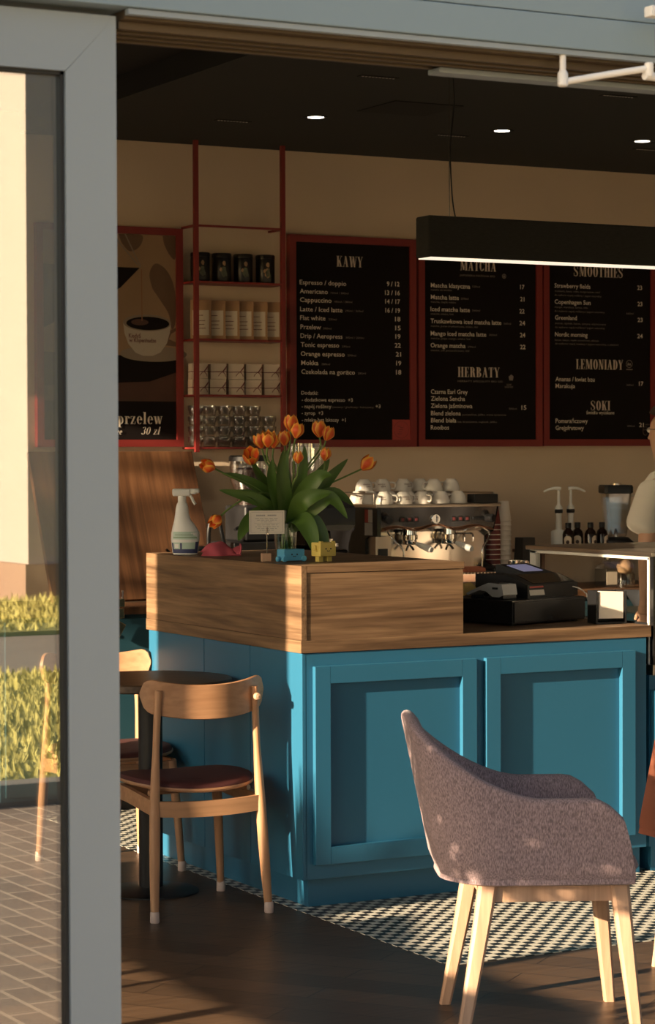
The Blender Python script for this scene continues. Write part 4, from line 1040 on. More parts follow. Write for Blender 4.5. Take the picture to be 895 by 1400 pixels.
# tins on the top shelf
ordn = ['first', 'second', 'third', 'fourth', 'fifth', 'sixth']
tin = thing('tea_tin', '', 'tin', (0, 0, 0), 0, 'black tins on the top shelf')
MB().lathe([(0.045, 0), (0.0465, 0.003), (0.0465, 0.118), (0.0455, 0.120)], seg=32).build('body', 'tin_black', tin)
MB().lathe([(0.0475, 0.1205), (0.0475, 0.136), (0.045, 0.140), (0.0, 0.140)], seg=32).build('lid', 'tin_black', tin)
def tin_art(i):
    rd = random.Random(40+i); mb = MB()
    mb.use('tin_art_gold' if i in (0, 1, 3) else 'tin_art_green')
    def blob(cx, cz, rx, rz, m):
        mb.use(m); n = 14; vs = []
        for k in range(n):
            a = 2*PI*k/n; u = cx+rx*math.cos(a)*rd.uniform(0.75, 1.15); v = cz+rz*math.sin(a)*rd.uniform(0.8, 1.1)
            b = -PI/2+u/0.0466-0.30
            vs.append((0.0470*math.cos(b), 0.0470*math.sin(b), v))
        mb.add(vs, [list(range(n))])
    blob(0.004, 0.050, 0.014, 0.026, ('tin_art_green', 'tin_art_green', 'tin_art_green', 'tin_art_gold')[i])
    blob(0.006, 0.090, 0.009, 0.012, 'tin_art_gold'); blob(-0.010, 0.060, 0.006, 0.010, 'tin_art_gold'); blob(0.016, 0.038, 0.006, 0.010, 'tin_art_green')
    return mb
tl = ['black tin with gold print behind the front upright of the red shelf', 'black tin with gold print, second along the top shelf', 'black tin with green print, third along the top shelf', 'black tin with a tan figure print, nearest the KAWY board']
for i, x in enumerate((4.842, 4.956, 5.072, 5.192)):
    c = tin if i == 0 else copy_tree(tin)
    c.location = (x, 10.318, SHZ[3]); c['label'] = tl[i]
    tin_art(i).build('art_print', 'tin_art_gold', c, smooth=False, fix=False)

# coffee bags on the second shelf
bag = thing('coffee_bag', '', 'paper bag', (0, 0, 0), 0, 'paper coffee bags on the shelf')
MB().loft([[(-0.050, -0.017, 0), (0.050, -0.017, 0), (0.050, 0.017, 0), (-0.050, 0.017, 0)], [(-0.050, -0.017, 0.12), (0.050, -0.017, 0.12), (0.050, 0.017, 0.12), (-0.050, 0.017, 0.12)],
           [(-0.050, -0.010, 0.165), (0.050, -0.010, 0.165), (0.050, 0.010, 0.165), (-0.050, 0.010, 0.165)], [(-0.050, -0.004, 0.188), (0.050, -0.004, 0.188), (0.050, 0.004, 0.188), (-0.050, 0.004, 0.188)]]).build('bag', 'kraft', bag, smooth=False)
lb = MB().box((-0.040, -0.0185, 0.018), (0.040, -0.0165, 0.138)).build('label_sticker', 'label_cream', bag, smooth=False)
pr = MB()
for k, (u0, u1, z) in enumerate(((-0.03, 0.012, 0.112), (-0.03, 0.022, 0.086), (-0.03, 0.018, 0.068), (-0.03, 0.024, 0.050))):
    pr.add([(u0, -0.0190, z), (u1, -0.0190, z), (u1, -0.0190, z+0.003), (u0, -0.0190, z+0.003)], [[0, 1, 2, 3]])
pr.add([(-0.031, -0.019, 0.124), (-0.022, -0.019, 0.124), (-0.022, -0.019, 0.133), (-0.031, -0.019, 0.133)], [[0, 1, 2, 3]])
pr.build('label_print', 'print_brown', bag, smooth=False, fix=False)
bl = ['kraft coffee bag at the poster end of the shelf, in front of the others', 'kraft coffee bag second from the poster', 'kraft coffee bag third from the poster', 'kraft coffee bag fourth from the poster, third from the KAWY board', 'kraft coffee bag last but one before the KAWY board', 'kraft coffee bag at the KAWY board end of the shelf']
for i in range(6):
    c = bag if i == 0 else copy_tree(bag)
    c.location = (4.838+0.0762*i, 10.305+0.001*i, SHZ[2]); c.rotation_euler = (0, 0, R(-28)); c['label'] = bl[i]

# gift boxes tied with red string, two high
gb = thing('gift_box', '', 'box', (0, 0, 0), 0, 'small cream boxes tied with string')
MB().box((-0.040, -0.040, 0), (0.040, 0.040, 0.0745), 0.001).build('carton', 'box_cream', gb, smooth=False)
sg = MB()
for a in ((-0.041, -0.041, 0.041, -0.041), (0.041, -0.041, 0.041, 0.041), (0.041, 0.041, -0.041, 0.041), (-0.041, 0.041, -0.041, -0.041)):
    sg.tube([(a[0], a[1], 0.034), (a[2], a[3], 0.036)], 0.0016, 6)
sg.tube(bez([(0.020, -0.042, 0.035), (0.030, -0.046, 0.050), (0.038, -0.047, 0.062), (0.034, -0.045, 0.050), (0.020, -0.042, 0.035)], 4), 0.0015, 6)
sg.tube(bez([(0.020, -0.042, 0.035), (0.006, -0.046, 0.026), (-0.002, -0.046, 0.014)], 4), 0.0015, 6)
sg.tube(bez([(0.020, -0.042, 0.035), (0.030, -0.046, 0.024), (0.034, -0.045, 0.012)], 4), 0.0015, 6)
sg.build('string', 'string_red', gb)
col_ = ['nearest the poster', 'second column from the poster', 'in the middle column', 'second column from the KAWY board', 'nearest the KAWY board']
for i in range(5):
    for k in range(2):
        c = gb if (i, k) == (0, 0) else copy_tree(gb)
        c.location = (4.828+0.0960*i, 10.318, SHZ[1]+0.0760*k); c.rotation_euler = (0, 0, R((-9, -12, -7, -14, -6)[i]+(4 if k else 0)*(1 if i % 2 else -1)))
        c['label'] = 'cream gift box tied with dark red string, %s box, %s' % ('upper' if k else 'lower', col_[i])

# tumblers stacked on the lowest shelf
gm = MB().lathe([(0.0, 0.004), (0.024, 0.004), (0.027, 0.0), (0.031, 0.004), (0.033, 0.020), (0.0375, 0.026), (0.0385, 0.0500), (0.0370, 0.0500), (0.0360, 0.028), (0.0315, 0.022), (0.0295, 0.010), (0.0, 0.009)], seg=28, cap=False).build('glass_tumbler', 'glass_ware')
tag(gm, '', 'glass', 'stacked glass tumblers on the bottom shelf')
gx = (4.812, 4.884, 4.963, 5.042, 5.122, 5.206)
lev = ['bottom', 'second from the bottom', 'third from the bottom', 'top']
cl = ['nearest the poster', 'second from the poster', 'third from the poster', 'third from the KAWY board', 'second from the KAWY board', 'nearest the KAWY board']
for i, x in enumerate(gx):
    for k in range(3 if i == 5 else 4):
        c = gm if (i, k) == (0, 0) else gm.copy()
        if c is not gm: COL.objects.link(c)
        c.location = (x, 10.315, SHZ[0]+0.0500*k)
        c['label'] = 'clear glass tumbler, %s in the stack %s' % ('top' if (i == 5 and k == 2) else lev[k], cl[i])

# ================================================================== ceiling fittings and pendant
for i, (x, lab) in enumerate(((4.94, 'lit round ceiling spotlight above the KAWY board'), (5.92, 'lit round ceiling spotlight above the MATCHA board'), (6.717, 'lit round ceiling spotlight above the SMOOTHIES board'))):
    t = thing('ceiling_spotlight', lab, 'ceiling light', (x, 9.31, ZC), 0, 'round ceiling spotlights')
    MB().lathe([(0.034, 0.02), (0.040, -0.002), (0.055, -0.004), (0.056, 0.0)], seg=32, cap=False).build('trim_ring', 'ceiling_black', t)
    MB().lathe([(0.0, -0.0015), (0.036, -0.0015), (0.036, 0.004)], seg=24, cap=False).build('lamp_lens', 'spot_lamp', t)
    l = bpy.data.lights.new('spotlight_lamp', 'SPOT'); l.energy = 9; l.color = (1, 0.80, 0.58); l.spot_size = R(80); l.spot_blend = 0.6; l.shadow_soft_size = 0.03
    lo = bpy.data.objects.new('spotlight_lamp', l); COL.objects.link(lo); lo.parent = t; lo.location = (0, 0, -0.02)
for (x, y), lab in (((4.637, 8.207), 'narrow dark slot light in the ceiling nearest the door header'), ((5.781, 8.183), 'narrow dark slot light in the ceiling beyond the lamp cable'), ((4.659, 9.577), 'narrow dark slot light in the ceiling above the shelf rack'), ((5.791, 9.549), 'narrow dark slot light in the ceiling behind the lamp cable'), ((6.93, 9.55), 'narrow dark slot light in the ceiling beside the farthest spotlight')):
    t = thing('slot_light', lab, 'ceiling light', (x, y, ZC), 0, 'slot lights in the ceiling')
    MB().box((-0.085, -0.02, -0.003), (0.085, 0.02, 0.001), 0.001).build('housing', 'ceiling_black', t)
    q = MB()
    for k in range(10): q.lathe([(0.0045, -0.0042), (0.0055, -0.003)], (-0.070+0.0155*k, 0, 0), 10)
    q.build('lens_row', 'alu_bright', t)
t = thing('ceiling_hatch', 'dark square hatch let into the ceiling', 'hatch', (5.178, 8.887, ZC))
MB().box((-0.17, -0.17, -0.004), (0.17, 0.17, 0.001), 0.002).build('hatch_panel', 'ceiling_black', t)

pl = thing('pendant_lamp', 'long dark felt pendant lamp with a glowing lower edge', 'lamp', (5.56, 7.66, 2.337))
MB().box((-1.045, -0.05, 0.004), (1.045, 0.05, 0.160), 0.008, 3).build('felt_shade', 'felt', pl)
MB().box((-1.035, -0.044, 0.0005), (1.035, 0.044, 0.0045)).build('light_diffuser', 'led_strip', pl, smooth=False)
for s, nm in ((-1, 0), (1, 1)):
    MB().tube([(s*0.925, 0, 0.155), (s*0.925, 0, 0.768)], 0.0018, 6).build('suspension_wire', 'steel', pl)
MB().tube(bez([(-0.897, 0, 0.155), (-0.910, 0, 0.22), (-0.919, 0, 0.34), (-0.919, 0, 0.45), (-0.903, 0, 0.60), (-0.915, 0, 0.768)], 8), 0.0028, 8).build('power_cable', 'black_plastic', pl)

# ================================================================== back counter and the leaning board
CT = 0.920
bc = thing('back_counter', 'dark back counter along the beige wall, behind the teal counter', 'counter', (3.6, 9.72, 0))
MB().box((0, 0.03, 0.08), (5.6, 0.67, 0.888)).build('body', 'teal_dark', bc, smooth=False)
MB().box((0.0, 0.07, 0.0), (5.6, 0.67, 0.08)).build('plinth', 'black_plastic', bc, smooth=False)
MB().box((-0.01, 0.0, 0.888), (5.6, 0.675, CT), 0.002).build('worktop', 'walnut', bc)
for k in range(7):
    dr = MB().box((0.02+k*0.78, 0.012, 0.10), (0.78+k*0.78, 0.031, 0.87), 0.002).build('cupboard_door', 'teal_dark', bc)
    MB().box((0.3+k*0.78, 0.0, 0.80), (0.5+k*0.78, 0.013, 0.815), 0.002).build('handle', 'black_plastic', dr)
# board leaning against the wall
lbm = MB().box((-0.42, -0.030, 0), (0.42, 0.0, 0.752), 0.003)
lb = lbm.build('leaning_board', 'walnut')
lb.location = (4.385, 10.065, CT+0.002); lb.rotation_euler = (R(-24.0), 0, 0)
tag(lb, 'large brown wooden board leaning against the wall under the poster', 'board')

# ================================================================== things on the oak box
BT = 0.9495+0.2625
# spray bottle
sp = thing('spray_bottle', 'white spray bottle with a pale green label and blue foot on the oak box', 'spray bottle', (3.872, 8.40, BT), R(-28))
def ov(rx, ry, z, n=28): return [(rx*math.cos(2*PI*i/n), ry*math.sin(2*PI*i/n), z) for i in range(n)]
def ovx(rx, ry, z, ox, n=28): return [(ox+rx*math.cos(2*PI*i/n), ry*math.sin(2*PI*i/n), z) for i in range(n)]
MB().loft([ovx(.046, .028, 0, 0), ovx(.050, .031, .004, 0), ovx(.052, .032, .03, -.001), ovx(.056, .032, .060, 0), ovx(.056, .031, .085, 0.001), ovx(.045, .028, .112, -.004), ovx(.033, .024, .135, -.010), ovx(.027, .021, .160, -.012), ovx(.025, .019, .180, -.012), ovx(.021, .017, .198, -.012), ovx(.015, .014, .206, -.012)]).build('bottle', 'bottle_white', sp)
lbm = MB()
def wrap(z0, z1, a0, a1, fr, mname, off=0.0006, n=18):
    lbm.use(mname); vs = []
    for zz in (z0, z1):
        for i in range(n+1):
            a = R(a0+(a1-a0)*i/n); rx, ry, ox = fr(zz)
            vs.append((ox+(rx+off)*math.cos(a), (ry+off)*math.sin(a), zz))
    lbm.add(vs, [[i, i+1, n+2+i, n+1+i] for i in range(n)])
def prof_(z):
    P_ = [(0.004, .050, .031, 0), (.03, .052, .032, -.001), (.060, .056, .032, 0), (.085, .056, .031, .001), (.112, .045, .028, -.004)]
    for a, b in zip(P_, P_[1:]):
        if a[0] <= z <= b[0]:
            t = (z-a[0])/(b[0]-a[0]); return tuple(a[i]+(b[i]-a[i])*t for i in (1, 2, 3))
    return P_[0][1:]
for z0, z1, m_, a0, a1, of in ((0.006, 0.022, 'label_blue', 200, 340, 0.0006), (0.022, 0.048, 'label_green', 200, 340, .0006), (0.022, 0.046, 'label_blue', 200, 214, .001), (0.022, 0.046, 'label_blue', 250, 258, .001), (0.022, 0.050, 'label_blue', 318, 340, .001), (0.048, 0.060, 'bottle_white', 200, 340, .0006), (0.060, 0.090, 'label_green', 212, 328, .0006), (0.067, 0.069, 'stem', 215, 325, .001), (0.077, 0.0785, 'stem', 225, 300, .001), (0.026, 0.042, 'bottle_white', 222, 244, .001)):
    wrap(z0, z1, a0, a1, prof_, m_, of)
lbm.build('label_wrap', None, sp, fix=False)
hd_ = MB()
hd_.lathe([(0.0165, 0), (0.0165, 0.022), (0.014, 0.026)], (-.012, 0, .204), 20)
hd_.box((-0.050, -0.013, 0.228), (0.022, 0.013, 0.258), 0.008, 3)
hd_.box((0.014, -0.009, 0.236), (0.044, 0.009, 0.258), 0.005, 3)
hd_.lathe([(0.010, 0), (0.010, 0.010), (0.006, 0.014)], (0.042, 0, 0.249), 14, axis=(1, 0, 0))
hd_.build('spray_head', 'bottle_white', sp)
MB().tube(bez([(0.008, 0, 0.238), (0.024, 0, 0.226), (0.032, 0, 0.208), (0.040, 0, 0.196)], 5), [0.006]*16, 8).build('trigger', 'bottle_white', sp)

# pink cloth: a rumpled folded heap with an open fold
cl_ = MB(); n1, n2 = 34, 22
rows = []
for i in range(n1+1):
    u = i/n1; row = []
    for j in range(n2+1):
        v = j/n2; a = PI*v
        hgt = 0.046*math.sin(PI*min(1, 0.08+u*0.95))**0.6*(1+0.25*math.sin(7*u+2)*math.cos(5*v))
        wdt = 0.040*(0.75+0.35*math.sin(PI*u))
        x = -0.075+0.150*u+0.006*math.sin(9*v+5*u)
        row.append((x, -wdt*math.cos(a)+0.006*math.sin(11*u), max(0.0, hgt*math.sin(a)+0.003*math.sin(17*u+9*v)*math.sin(a))))
    rows.append(row)
cl_.loft(rows, cap=False, closed=False)
# inner sheet of the fold and a hem roll at the open end
rows = []
for i in range(14):
    u = i/13; rows.append([(0.078-0.05*u, -0.036*math.cos(PI*j/14)*(1-0.3*u), max(0.001, 0.040*(1-0.45*u)*math.sin(PI*j/14))) for j in range(15)])
cl_.loft(rows, cap=False, closed=False)
cl_.tube(bez([(0.074, -0.040, 0.003), (0.080, -0.030, 0.028), (0.078, -0.004, 0.043), (0.079, 0.022, 0.030), (0.076, 0.040, 0.003)], 6), 0.0035, 8)
cl_.tube(bez([(0.030, -0.050, 0.003), (0.050, -0.046, 0.004), (0.078, -0.040, 0.003)], 5), 0.003, 8)
o = cl_.build('cleaning_cloth', 'cloth_pink', None, (3.945, 8.235, BT), angle=80); o.rotation_euler = (0, 0, R(-25))
tag(o, 'crumpled pink cleaning cloth beside the spray bottle', 'cloth')

# card on a wire clip
ch = thing('card_holder', 'small white notice card clipped on a wire stand in a pale wooden block', 'card holder', (3.872, 7.690, BT), R(-14))
MB().box((-0.020, -0.012, 0), (0.014, 0.014, 0.030), 0.002).build('block', 'birch', ch)
MB().tube([(0.0, 0, 0.028), (0.0, 0, 0.105)], 0.0016, 8).tube([(-0.004, -0.0035, 0.098), (-0.003, -0.0035, 0.104), (0, -0.0035, 0.128), (0.003, -0.0035, 0.104), (0.004, -0.0035, 0.098), (0, -0.0035, 0.094), (-0.004, -0.0035, 0.098)], 0.0011, 6).build('wire_clip', 'steel', ch)
cdm = MB().box((-0.066, -0.0015, 0.100), (0.066, 0.0015, 0.186)).build('card', 'paper_white', ch, smooth=False)
q = MB()
for a in ((-0.060, 0.106, 0.060, 0.1068), (-0.060, 0.1792, 0.060, 0.180), (-0.060, 0.106, -0.0592, 0.180), (0.0592, 0.106, 0.060, 0.180), (-0.047, 0.1385, 0.047, 0.1392)):
    q.add([(a[0], -0.0019, a[1]), (a[2], -0.0019, a[1]), (a[2], -0.0019, a[3]), (a[0], -0.0019, a[3])], [[0, 1, 2, 3]])
for z, w_ in ((0.156, .042), (0.1495, .038), (0.143, .024), (0.132, .040), (0.1255, .042), (0.119, .036), (0.1125, .026)):
    n = int(w_/0.0035)
    for k in range(-n, n+1):
        if (k*7+int(z*1000)) % 5 != 0:
            x = k*0.0035; q.add([(x-0.0013, -0.0019, z), (x+0.0013, -0.0019, z), (x+0.0013, -0.0019, z+0.0022), (x-0.0013, -0.0019, z+0.0022)], [[0, 1, 2, 3]])
q.build('card_print', 'print_grey', cdm, smooth=False, fix=False)
q = MB()
for k in list(range(-9, -1))+list(range(1, 9)):
    x = k*0.0042; q.add([(x-0.0016, -0.0019, 0.1655), (x+0.0016, -0.0019, 0.1655), (x+0.0016, -0.0019, 0.1705), (x-0.0016, -0.0019, 0.1705)], [[0, 1, 2, 3]])
q.build('card_heading', 'print_grey', cdm, smooth=False, fix=False)

# two little square pots with faces
def pot(label, m_, loc, rz, legs):
    t = thing('face_pot', label, 'figurine', loc, rz)
    z0 = 0.020 if legs else 0.004
    w_, d_, h_ = (0.036, 0.028, 0.050) if legs else (0.044, 0.026, 0.042)
    b = MB(); b.box((-w_, -d_, z0), (w_, d_, z0+h_), 0.003)
    b.build('body', m_, t)
    if legs:
        for s in (-1, 1):
            MB().box((s*0.020-0.010, -0.012, 0), (s*0.020+0.010, 0.012, z0+0.004), 0.002).build('leg', m_, t)
            MB().box((s*w_-0.004, -0.009, z0+0.016), (s*w_+0.006, 0.009, z0+0.030), 0.002).box((s*(w_+0.006)-0.004, -0.009, z0+0.022), (s*(w_+0.006)+0.004, 0.009, z0+0.040), 0.002).build('arm', m_, t)
        for s in (-1, 1): MB().box((s*0.028-0.006, -0.026, z0+h_-0.002), (s*0.028+0.006, -0.014, z0+h_+0.005), 0.001).build('ear', m_, t)
    else:
        for s in (-1, 1):
            MB().lathe([(0.010, 0), (0.011, 0.002), (0.011, 0.012), (0.009, 0.014)], (s*(w_-0.004), -0.030, 0.012), 14, axis=(0, 1, 0)).build('foot', m_, t)
            MB().lathe([(0.009, 0), (0.010, 0.002), (0.010, 0.012), (0.008, 0.014)], (s*(w_+0.002), 0.0, 0.011), 14, axis=(s, 0, 0)).build('arm', m_, t)
    f = MB()
    for s in (-1, 1):
        f.lathe([(0.0, 0.0008), (0.0032, 0.0008), (0.0032, 0)], (s*0.011+0.010*0, -d_-0.0002, z0+h_*0.55), 12, axis=(0, -1, 0), cap=False)
    f.box((-0.006, -d_-0.0008, z0+h_*0.36), (0.006, -d_+0.001, z0+h_*0.36+0.0022))
    f.box((-0.0062, -d_-0.0008, z0+h_*0.36), (-0.0042, -d_+0.001, z0+h_*0.44)).box((0.0042, -d_-0.0008, z0+h_*0.36), (0.0062, -d_+0.001, z0+h_*0.44))
    f.build('face', 'toy_face', t, smooth=False)
    return t
pot('small sky blue square face pot below the tulips', 'toy_blue', (3.935, 7.622, BT), R(4), False)
pot('small yellow square face pot on legs beside the tulip vase', 'toy_yellow', (4.040, 7.565, BT), R(10), True)

# glass vase with water
VX, VY = 3.992, 7.775
vz = thing('flower_vase', 'clear tapered glass vase holding the orange tulips', 'vase', (VX, VY, BT))
MB().lathe([(0.0, 0.006), (0.030, 0.006), (0.033, 0.0), (0.036, 0.004), (0.040, 0.06), (0.048, 0.185), (0.046, 0.185), (0.038, 0.06), (0.033, 0.012), (0.0, 0.011)], seg=36, cap=False).build('glass_body', 'glass_vase', vz)
mat('vase_water', (0.10, 0.16, 0.06), 0.1)
glass('water', 0.04, 0.4, 3.0, (0.72, 0.80, 0.66))
MB().lathe([(0.0, 0.012), (0.0325, 0.013), (0.0375, 0.06), (0.0395, 0.085), (0.0, 0.085)], seg=32, cap=False).build('water_fill', 'water', vz)
# tulips
def tulip_head(mb, c, d, r_, openness, seed):
    rd = random.Random(seed)
    d = Vector(d).normalized(); Q = d.to_track_quat('Z', 'Y').to_matrix(); c = Vector(c)
    attr = []
    for ring_, n, off in ((0, 3, 0.0), (1, 3, PI/3)):
        for k in range(n):
            a0 = 2*PI*k/n+off+seed
            rr = r_*(1.0 if ring_ else 0.93)
            NU, NV = 8, 8
            vs = []
            for i in range(NU+1):
                u = i/NU
                wdt = 0.60*math.sin(PI*min(1, 0.16+0.80*u))**0.75*(1 if u < 0.72 else max(0.0, 1-((u-0.72)/0.28)**2.0)**0.5)
                rad = rr*(0.20+0.88*math.sin(PI*0.5*min(1, u*1.7)))*(1-(0.42-openness)*max(0, u-0.45)/0.55)
                z = r_*2.45*u-r_*0.25
                for j in range(NV+1):
                    v = -1+2*j/NV; a = a0+v*wdt*1.55
                    q = rad*(1+0.05*v*v)
                    p = Vector((q*math.cos(a), q*math.sin(a), z-0.10*r_*v*v*u))
                    vs.append(c+Q @ p)
                    attr.append(min(1, abs(v)**1.6*0.75+0.50*max(0, u-0.5)**1.3*2+0.10*math.sin(9*v+k)))
            mb.add(vs, [[i*(NV+1)+j, i*(NV+1)+j+1, (i+1)*(NV+1)+j+1, (i+1)*(NV+1)+j] for i in range(NU) for j in range(NV)])
    return attr
def leaf_mb(pts, wmax, fold=0.35, twist=0.0, nrm=(0, -1, 0.3)):
    P_ = bez(pts, 7); n = len(P_); rows = []
    for i, p in enumerate(P_):
        t = (P_[min(i+1, n-1)]-P_[max(i-1, 0)]).normalized(); u = i/(n-1)
        s = t.cross(Vector(nrm)).normalized(); nn = s.cross(t).normalized()
        a = twist*u; s2 = s*math.cos(a)+nn*math.sin(a); n2 = nn*math.cos(a)-s*math.sin(a)
        w_ = wmax*(math.sin(PI*(0.10+0.90*u)**0.8)**0.85 if u < 0.995 else 0.0)
        w_ = max(w_, 0.0008)
        rows.append([p+s2*w_*q+n2*(abs(q)*w_*fold) for q in (-1, -0.5, 0, 0.5, 1)])
    m_ = MB()
    back = [[q+Vector((0, 0.0006, -0.0004)) for q in r_] for r_ in rows]
    m_.loft(rows, cap=False, closed=False)
    return m_
tul = [  # head x, y, z, dir, radius, openness, label
 (4.028, 7.800, 1.700, (0.05, 0, 1), 0.0235, 0.12, 'orange tulip standing tallest, in front of the KAWY board frame'),
 (3.972, 7.740, 1.646, (-0.1, -0.1, 1), 0.0205, 0.10, 'orange tulip just below the tallest one, in the middle of the bunch'),
 (4.000, 7.700, 1.672, (0.25, 0, 1), 0.0215, 0.10, 'orange tulip close against the tallest one, leaning away from the poster'),
 (4.159, 7.820, 1.678, (-0.05, 0, 1), 0.0235, 0.12, 'upright orange tulip against the black KAWY panel, the taller of the close pair'),
 (4.158, 7.760, 1.664, (0.35, -0.1, 1), 0.0205, 0.08, 'orange tulip leaning out of the close pair over the KAWY panel'),
 (4.130, 7.720, 1.588, (0.1, -0.2, 1), 0.0185, 0.02, 'small closed orange tulip beneath the pair at the KAWY panel'),
 (3.996, 7.680, 1.578, (-0.05, -0.2, 1), 0.0170, 0.02, 'small closed red orange tulip low among the leaves of the bunch'),
 (3.883, 7.700, 1.640, (-0.1, -0.3, 1), 0.0225, 0.30, 'open orange tulip before the stacked tumblers, front one of three'),
 (3.936, 7.860, 1.636, (-0.25, 0.1, 1), 0.0215, 0.22, 'orange tulip half hidden behind the open one before the tumblers'),
 (3.863, 7.800, 1.576, (-0.30, -0.65, 0.7), 0.0245, 0.42, 'wide open orange tulip showing its inside above the coffee grinder hopper'),
 (3.667, 7.720, 1.556, (-1.0, -0.1, 0.35), 0.0215, 0.12, 'orange tulip bent furthest out towards the wooden board'),
 (4.339, 7.800, 1.552, (0.8, -0.3, 0.9), 0.0235, 0.20, 'orange tulip stretched out alone over the white cups'),
 (3.673, 7.680, 1.374, (-0.75, -0.2, -0.55), 0.0205, 0.10, 'drooping orange tulip hanging low near the pink cloth'),
 (3.978, 7.840, 1.636, (0.1, 0.05, 1), 0.0200, 0.10, 'orange tulip between the open tulips and the tallest one'),
]
mid = {10: [(3.985, 7.78, 1.40), (3.86, 7.75, 1.48), (3.74, 7.73, 1.525)], 11: [(4.01, 7.78, 1.40), (4.09, 7.785, 1.455), (4.22, 7.79, 1.505)], 12: [(3.985, 7.775, 1.40), (3.90, 7.74, 1.46), (3.80, 7.71, 1.445), (3.72, 7.695, 1.405)], 9: [(3.98, 7.78, 1.40), (3.93, 7.80, 1.50)]}
leaves = {
 0: [([(3.995, 7.77, 1.33), (4.01, 7.74, 1.44), (4.035, 7.72, 1.55), (4.045, 7.72, 1.635)], 0.022)],
 1: [([(3.985, 7.76, 1.33), (3.955, 7.72, 1.43), (3.935, 7.70, 1.53), (3.945, 7.70, 1.62)], 0.030)],
 2: [([(4.0, 7.76, 1.34), (4.02, 7.70, 1.45), (4.07, 7.66, 1.52), (4.115, 7.64, 1.525)], 0.026)],
 3: [([(4.01, 7.78, 1.34), (4.07, 7.77, 1.44), (4.12, 7.76, 1.52), (4.165, 7.75, 1.585)], 0.030)],
 4: [([(4.0, 7.76, 1.33), (4.08, 7.72, 1.41), (4.16, 7.70, 1.455), (4.235, 7.69, 1.41)], 0.026)],
 5: [([(4.0, 7.75, 1.33), (4.05, 7.68, 1.41), (4.11, 7.64, 1.44), (4.17, 7.62, 1.365)], 0.028), ([(4.0, 7.76, 1.33), (4.05, 7.70, 1.36), (4.09, 7.67, 1.30), (4.10, 7.66, 1.245)], 0.026)],
 6: [([(3.995, 7.75, 1.34), (4.0, 7.68, 1.42), (4.04, 7.64, 1.45), (4.10, 7.62, 1.46)], 0.028), ([(3.995, 7.75, 1.36), (4.01, 7.68, 1.36), (4.035, 7.65, 1.30), (4.05, 7.64, 1.225)], 0.030)],
 7: [([(3.98, 7.76, 1.34), (3.93, 7.72, 1.43), (3.90, 7.71, 1.52), (3.90, 7.70, 1.585)], 0.024)],
 8: [([(3.985, 7.78, 1.35), (3.94, 7.78, 1.45), (3.88, 7.78, 1.53), (3.85, 7.79, 1.60)], 0.022)],
 9: [([(3.98, 7.77, 1.35), (3.90, 7.74, 1.40), (3.83, 7.72, 1.45), (3.74, 7.71, 1.47)], 0.024)],
 10: [([(3.99, 7.78, 1.36), (3.90, 7.76, 1.46), (3.80, 7.74, 1.51), (3.71, 7.73, 1.535)], 0.020), ([(3.985, 7.76, 1.35), (3.87, 7.72, 1.425), (3.77, 7.70, 1.455), (3.68, 7.69, 1.475)], 0.019)],
 11: [([(4.02, 7.78, 1.38), (4.10, 7.78, 1.44), (4.19, 7.79, 1.52), (4.265, 7.79, 1.585)], 0.023)],
 12: [([(3.985, 7.78, 1.38), (3.90, 7.79, 1.38), (3.835, 7.79, 1.34), (3.80, 7.78, 1.285)], 0.026)],
 13: [([(3.99, 7.77, 1.34), (3.975, 7.75, 1.45), (3.965, 7.745, 1.55), (3.985, 7.74, 1.62)], 0.026), ([(3.99, 7.79, 1.34), (4.06, 7.83, 1.42), (4.11, 7.84, 1.47), (4.15, 7.85, 1.52)], 0.026)],
}
for i, (x, y, z, d, r_, op, lab) in enumerate(tul):
    r_ *= 1.14
    t = thing('tulip', lab, 'tulip', (VX, VY, BT+0.012), 0, 'orange tulips in the glass vase')
    o_ = Vector((VX, VY, BT+0.012))
    a = 2*PI*i/14*3
    foot = Vector((0.022*math.cos(a), 0.022*math.sin(a), 0.002))
    neck = Vector((0.018*math.cos(a+2.6), 0.018*math.sin(a+2.6), 0.175))
    dv = Vector(d).normalized(); hb = Vector((x, y, z))-o_-dv*r_*0.2
    if i in mid: pts = [foot, Vector((foot.x*0.4, foot.y*0.4, 0.10))]+[Vector(p)-o_ for p in mid[i]]+[hb]
    else: pts = [foot, neck, neck.lerp(hb, 0.55)+Vector((0, -0.006, 0)), hb-dv*0.05, hb]
    MB().tube(bez(pts, 8), 0.0034, 8).build('stem', 'stem', t)
    for lp, lw in leaves.get(i, []):
        lw *= 1.25
        m_ = leaf_mb([Vector(p)-o_ for p in lp], lw, 0.30, random.uniform(-0.5, 0.5)); m_.build('leaf', 'leaf', t, fix=False, angle=80)
    mb = MB(); at = tulip_head(mb, hb, d, r_, op, i*1.7)
    fo = mb.build('flower', 'petal', t, fix=False, angle=80)
    A_ = fo.data.attributes.new('petal_edge', 'FLOAT', 'POINT'); A_.data.foreach_set('value', at)

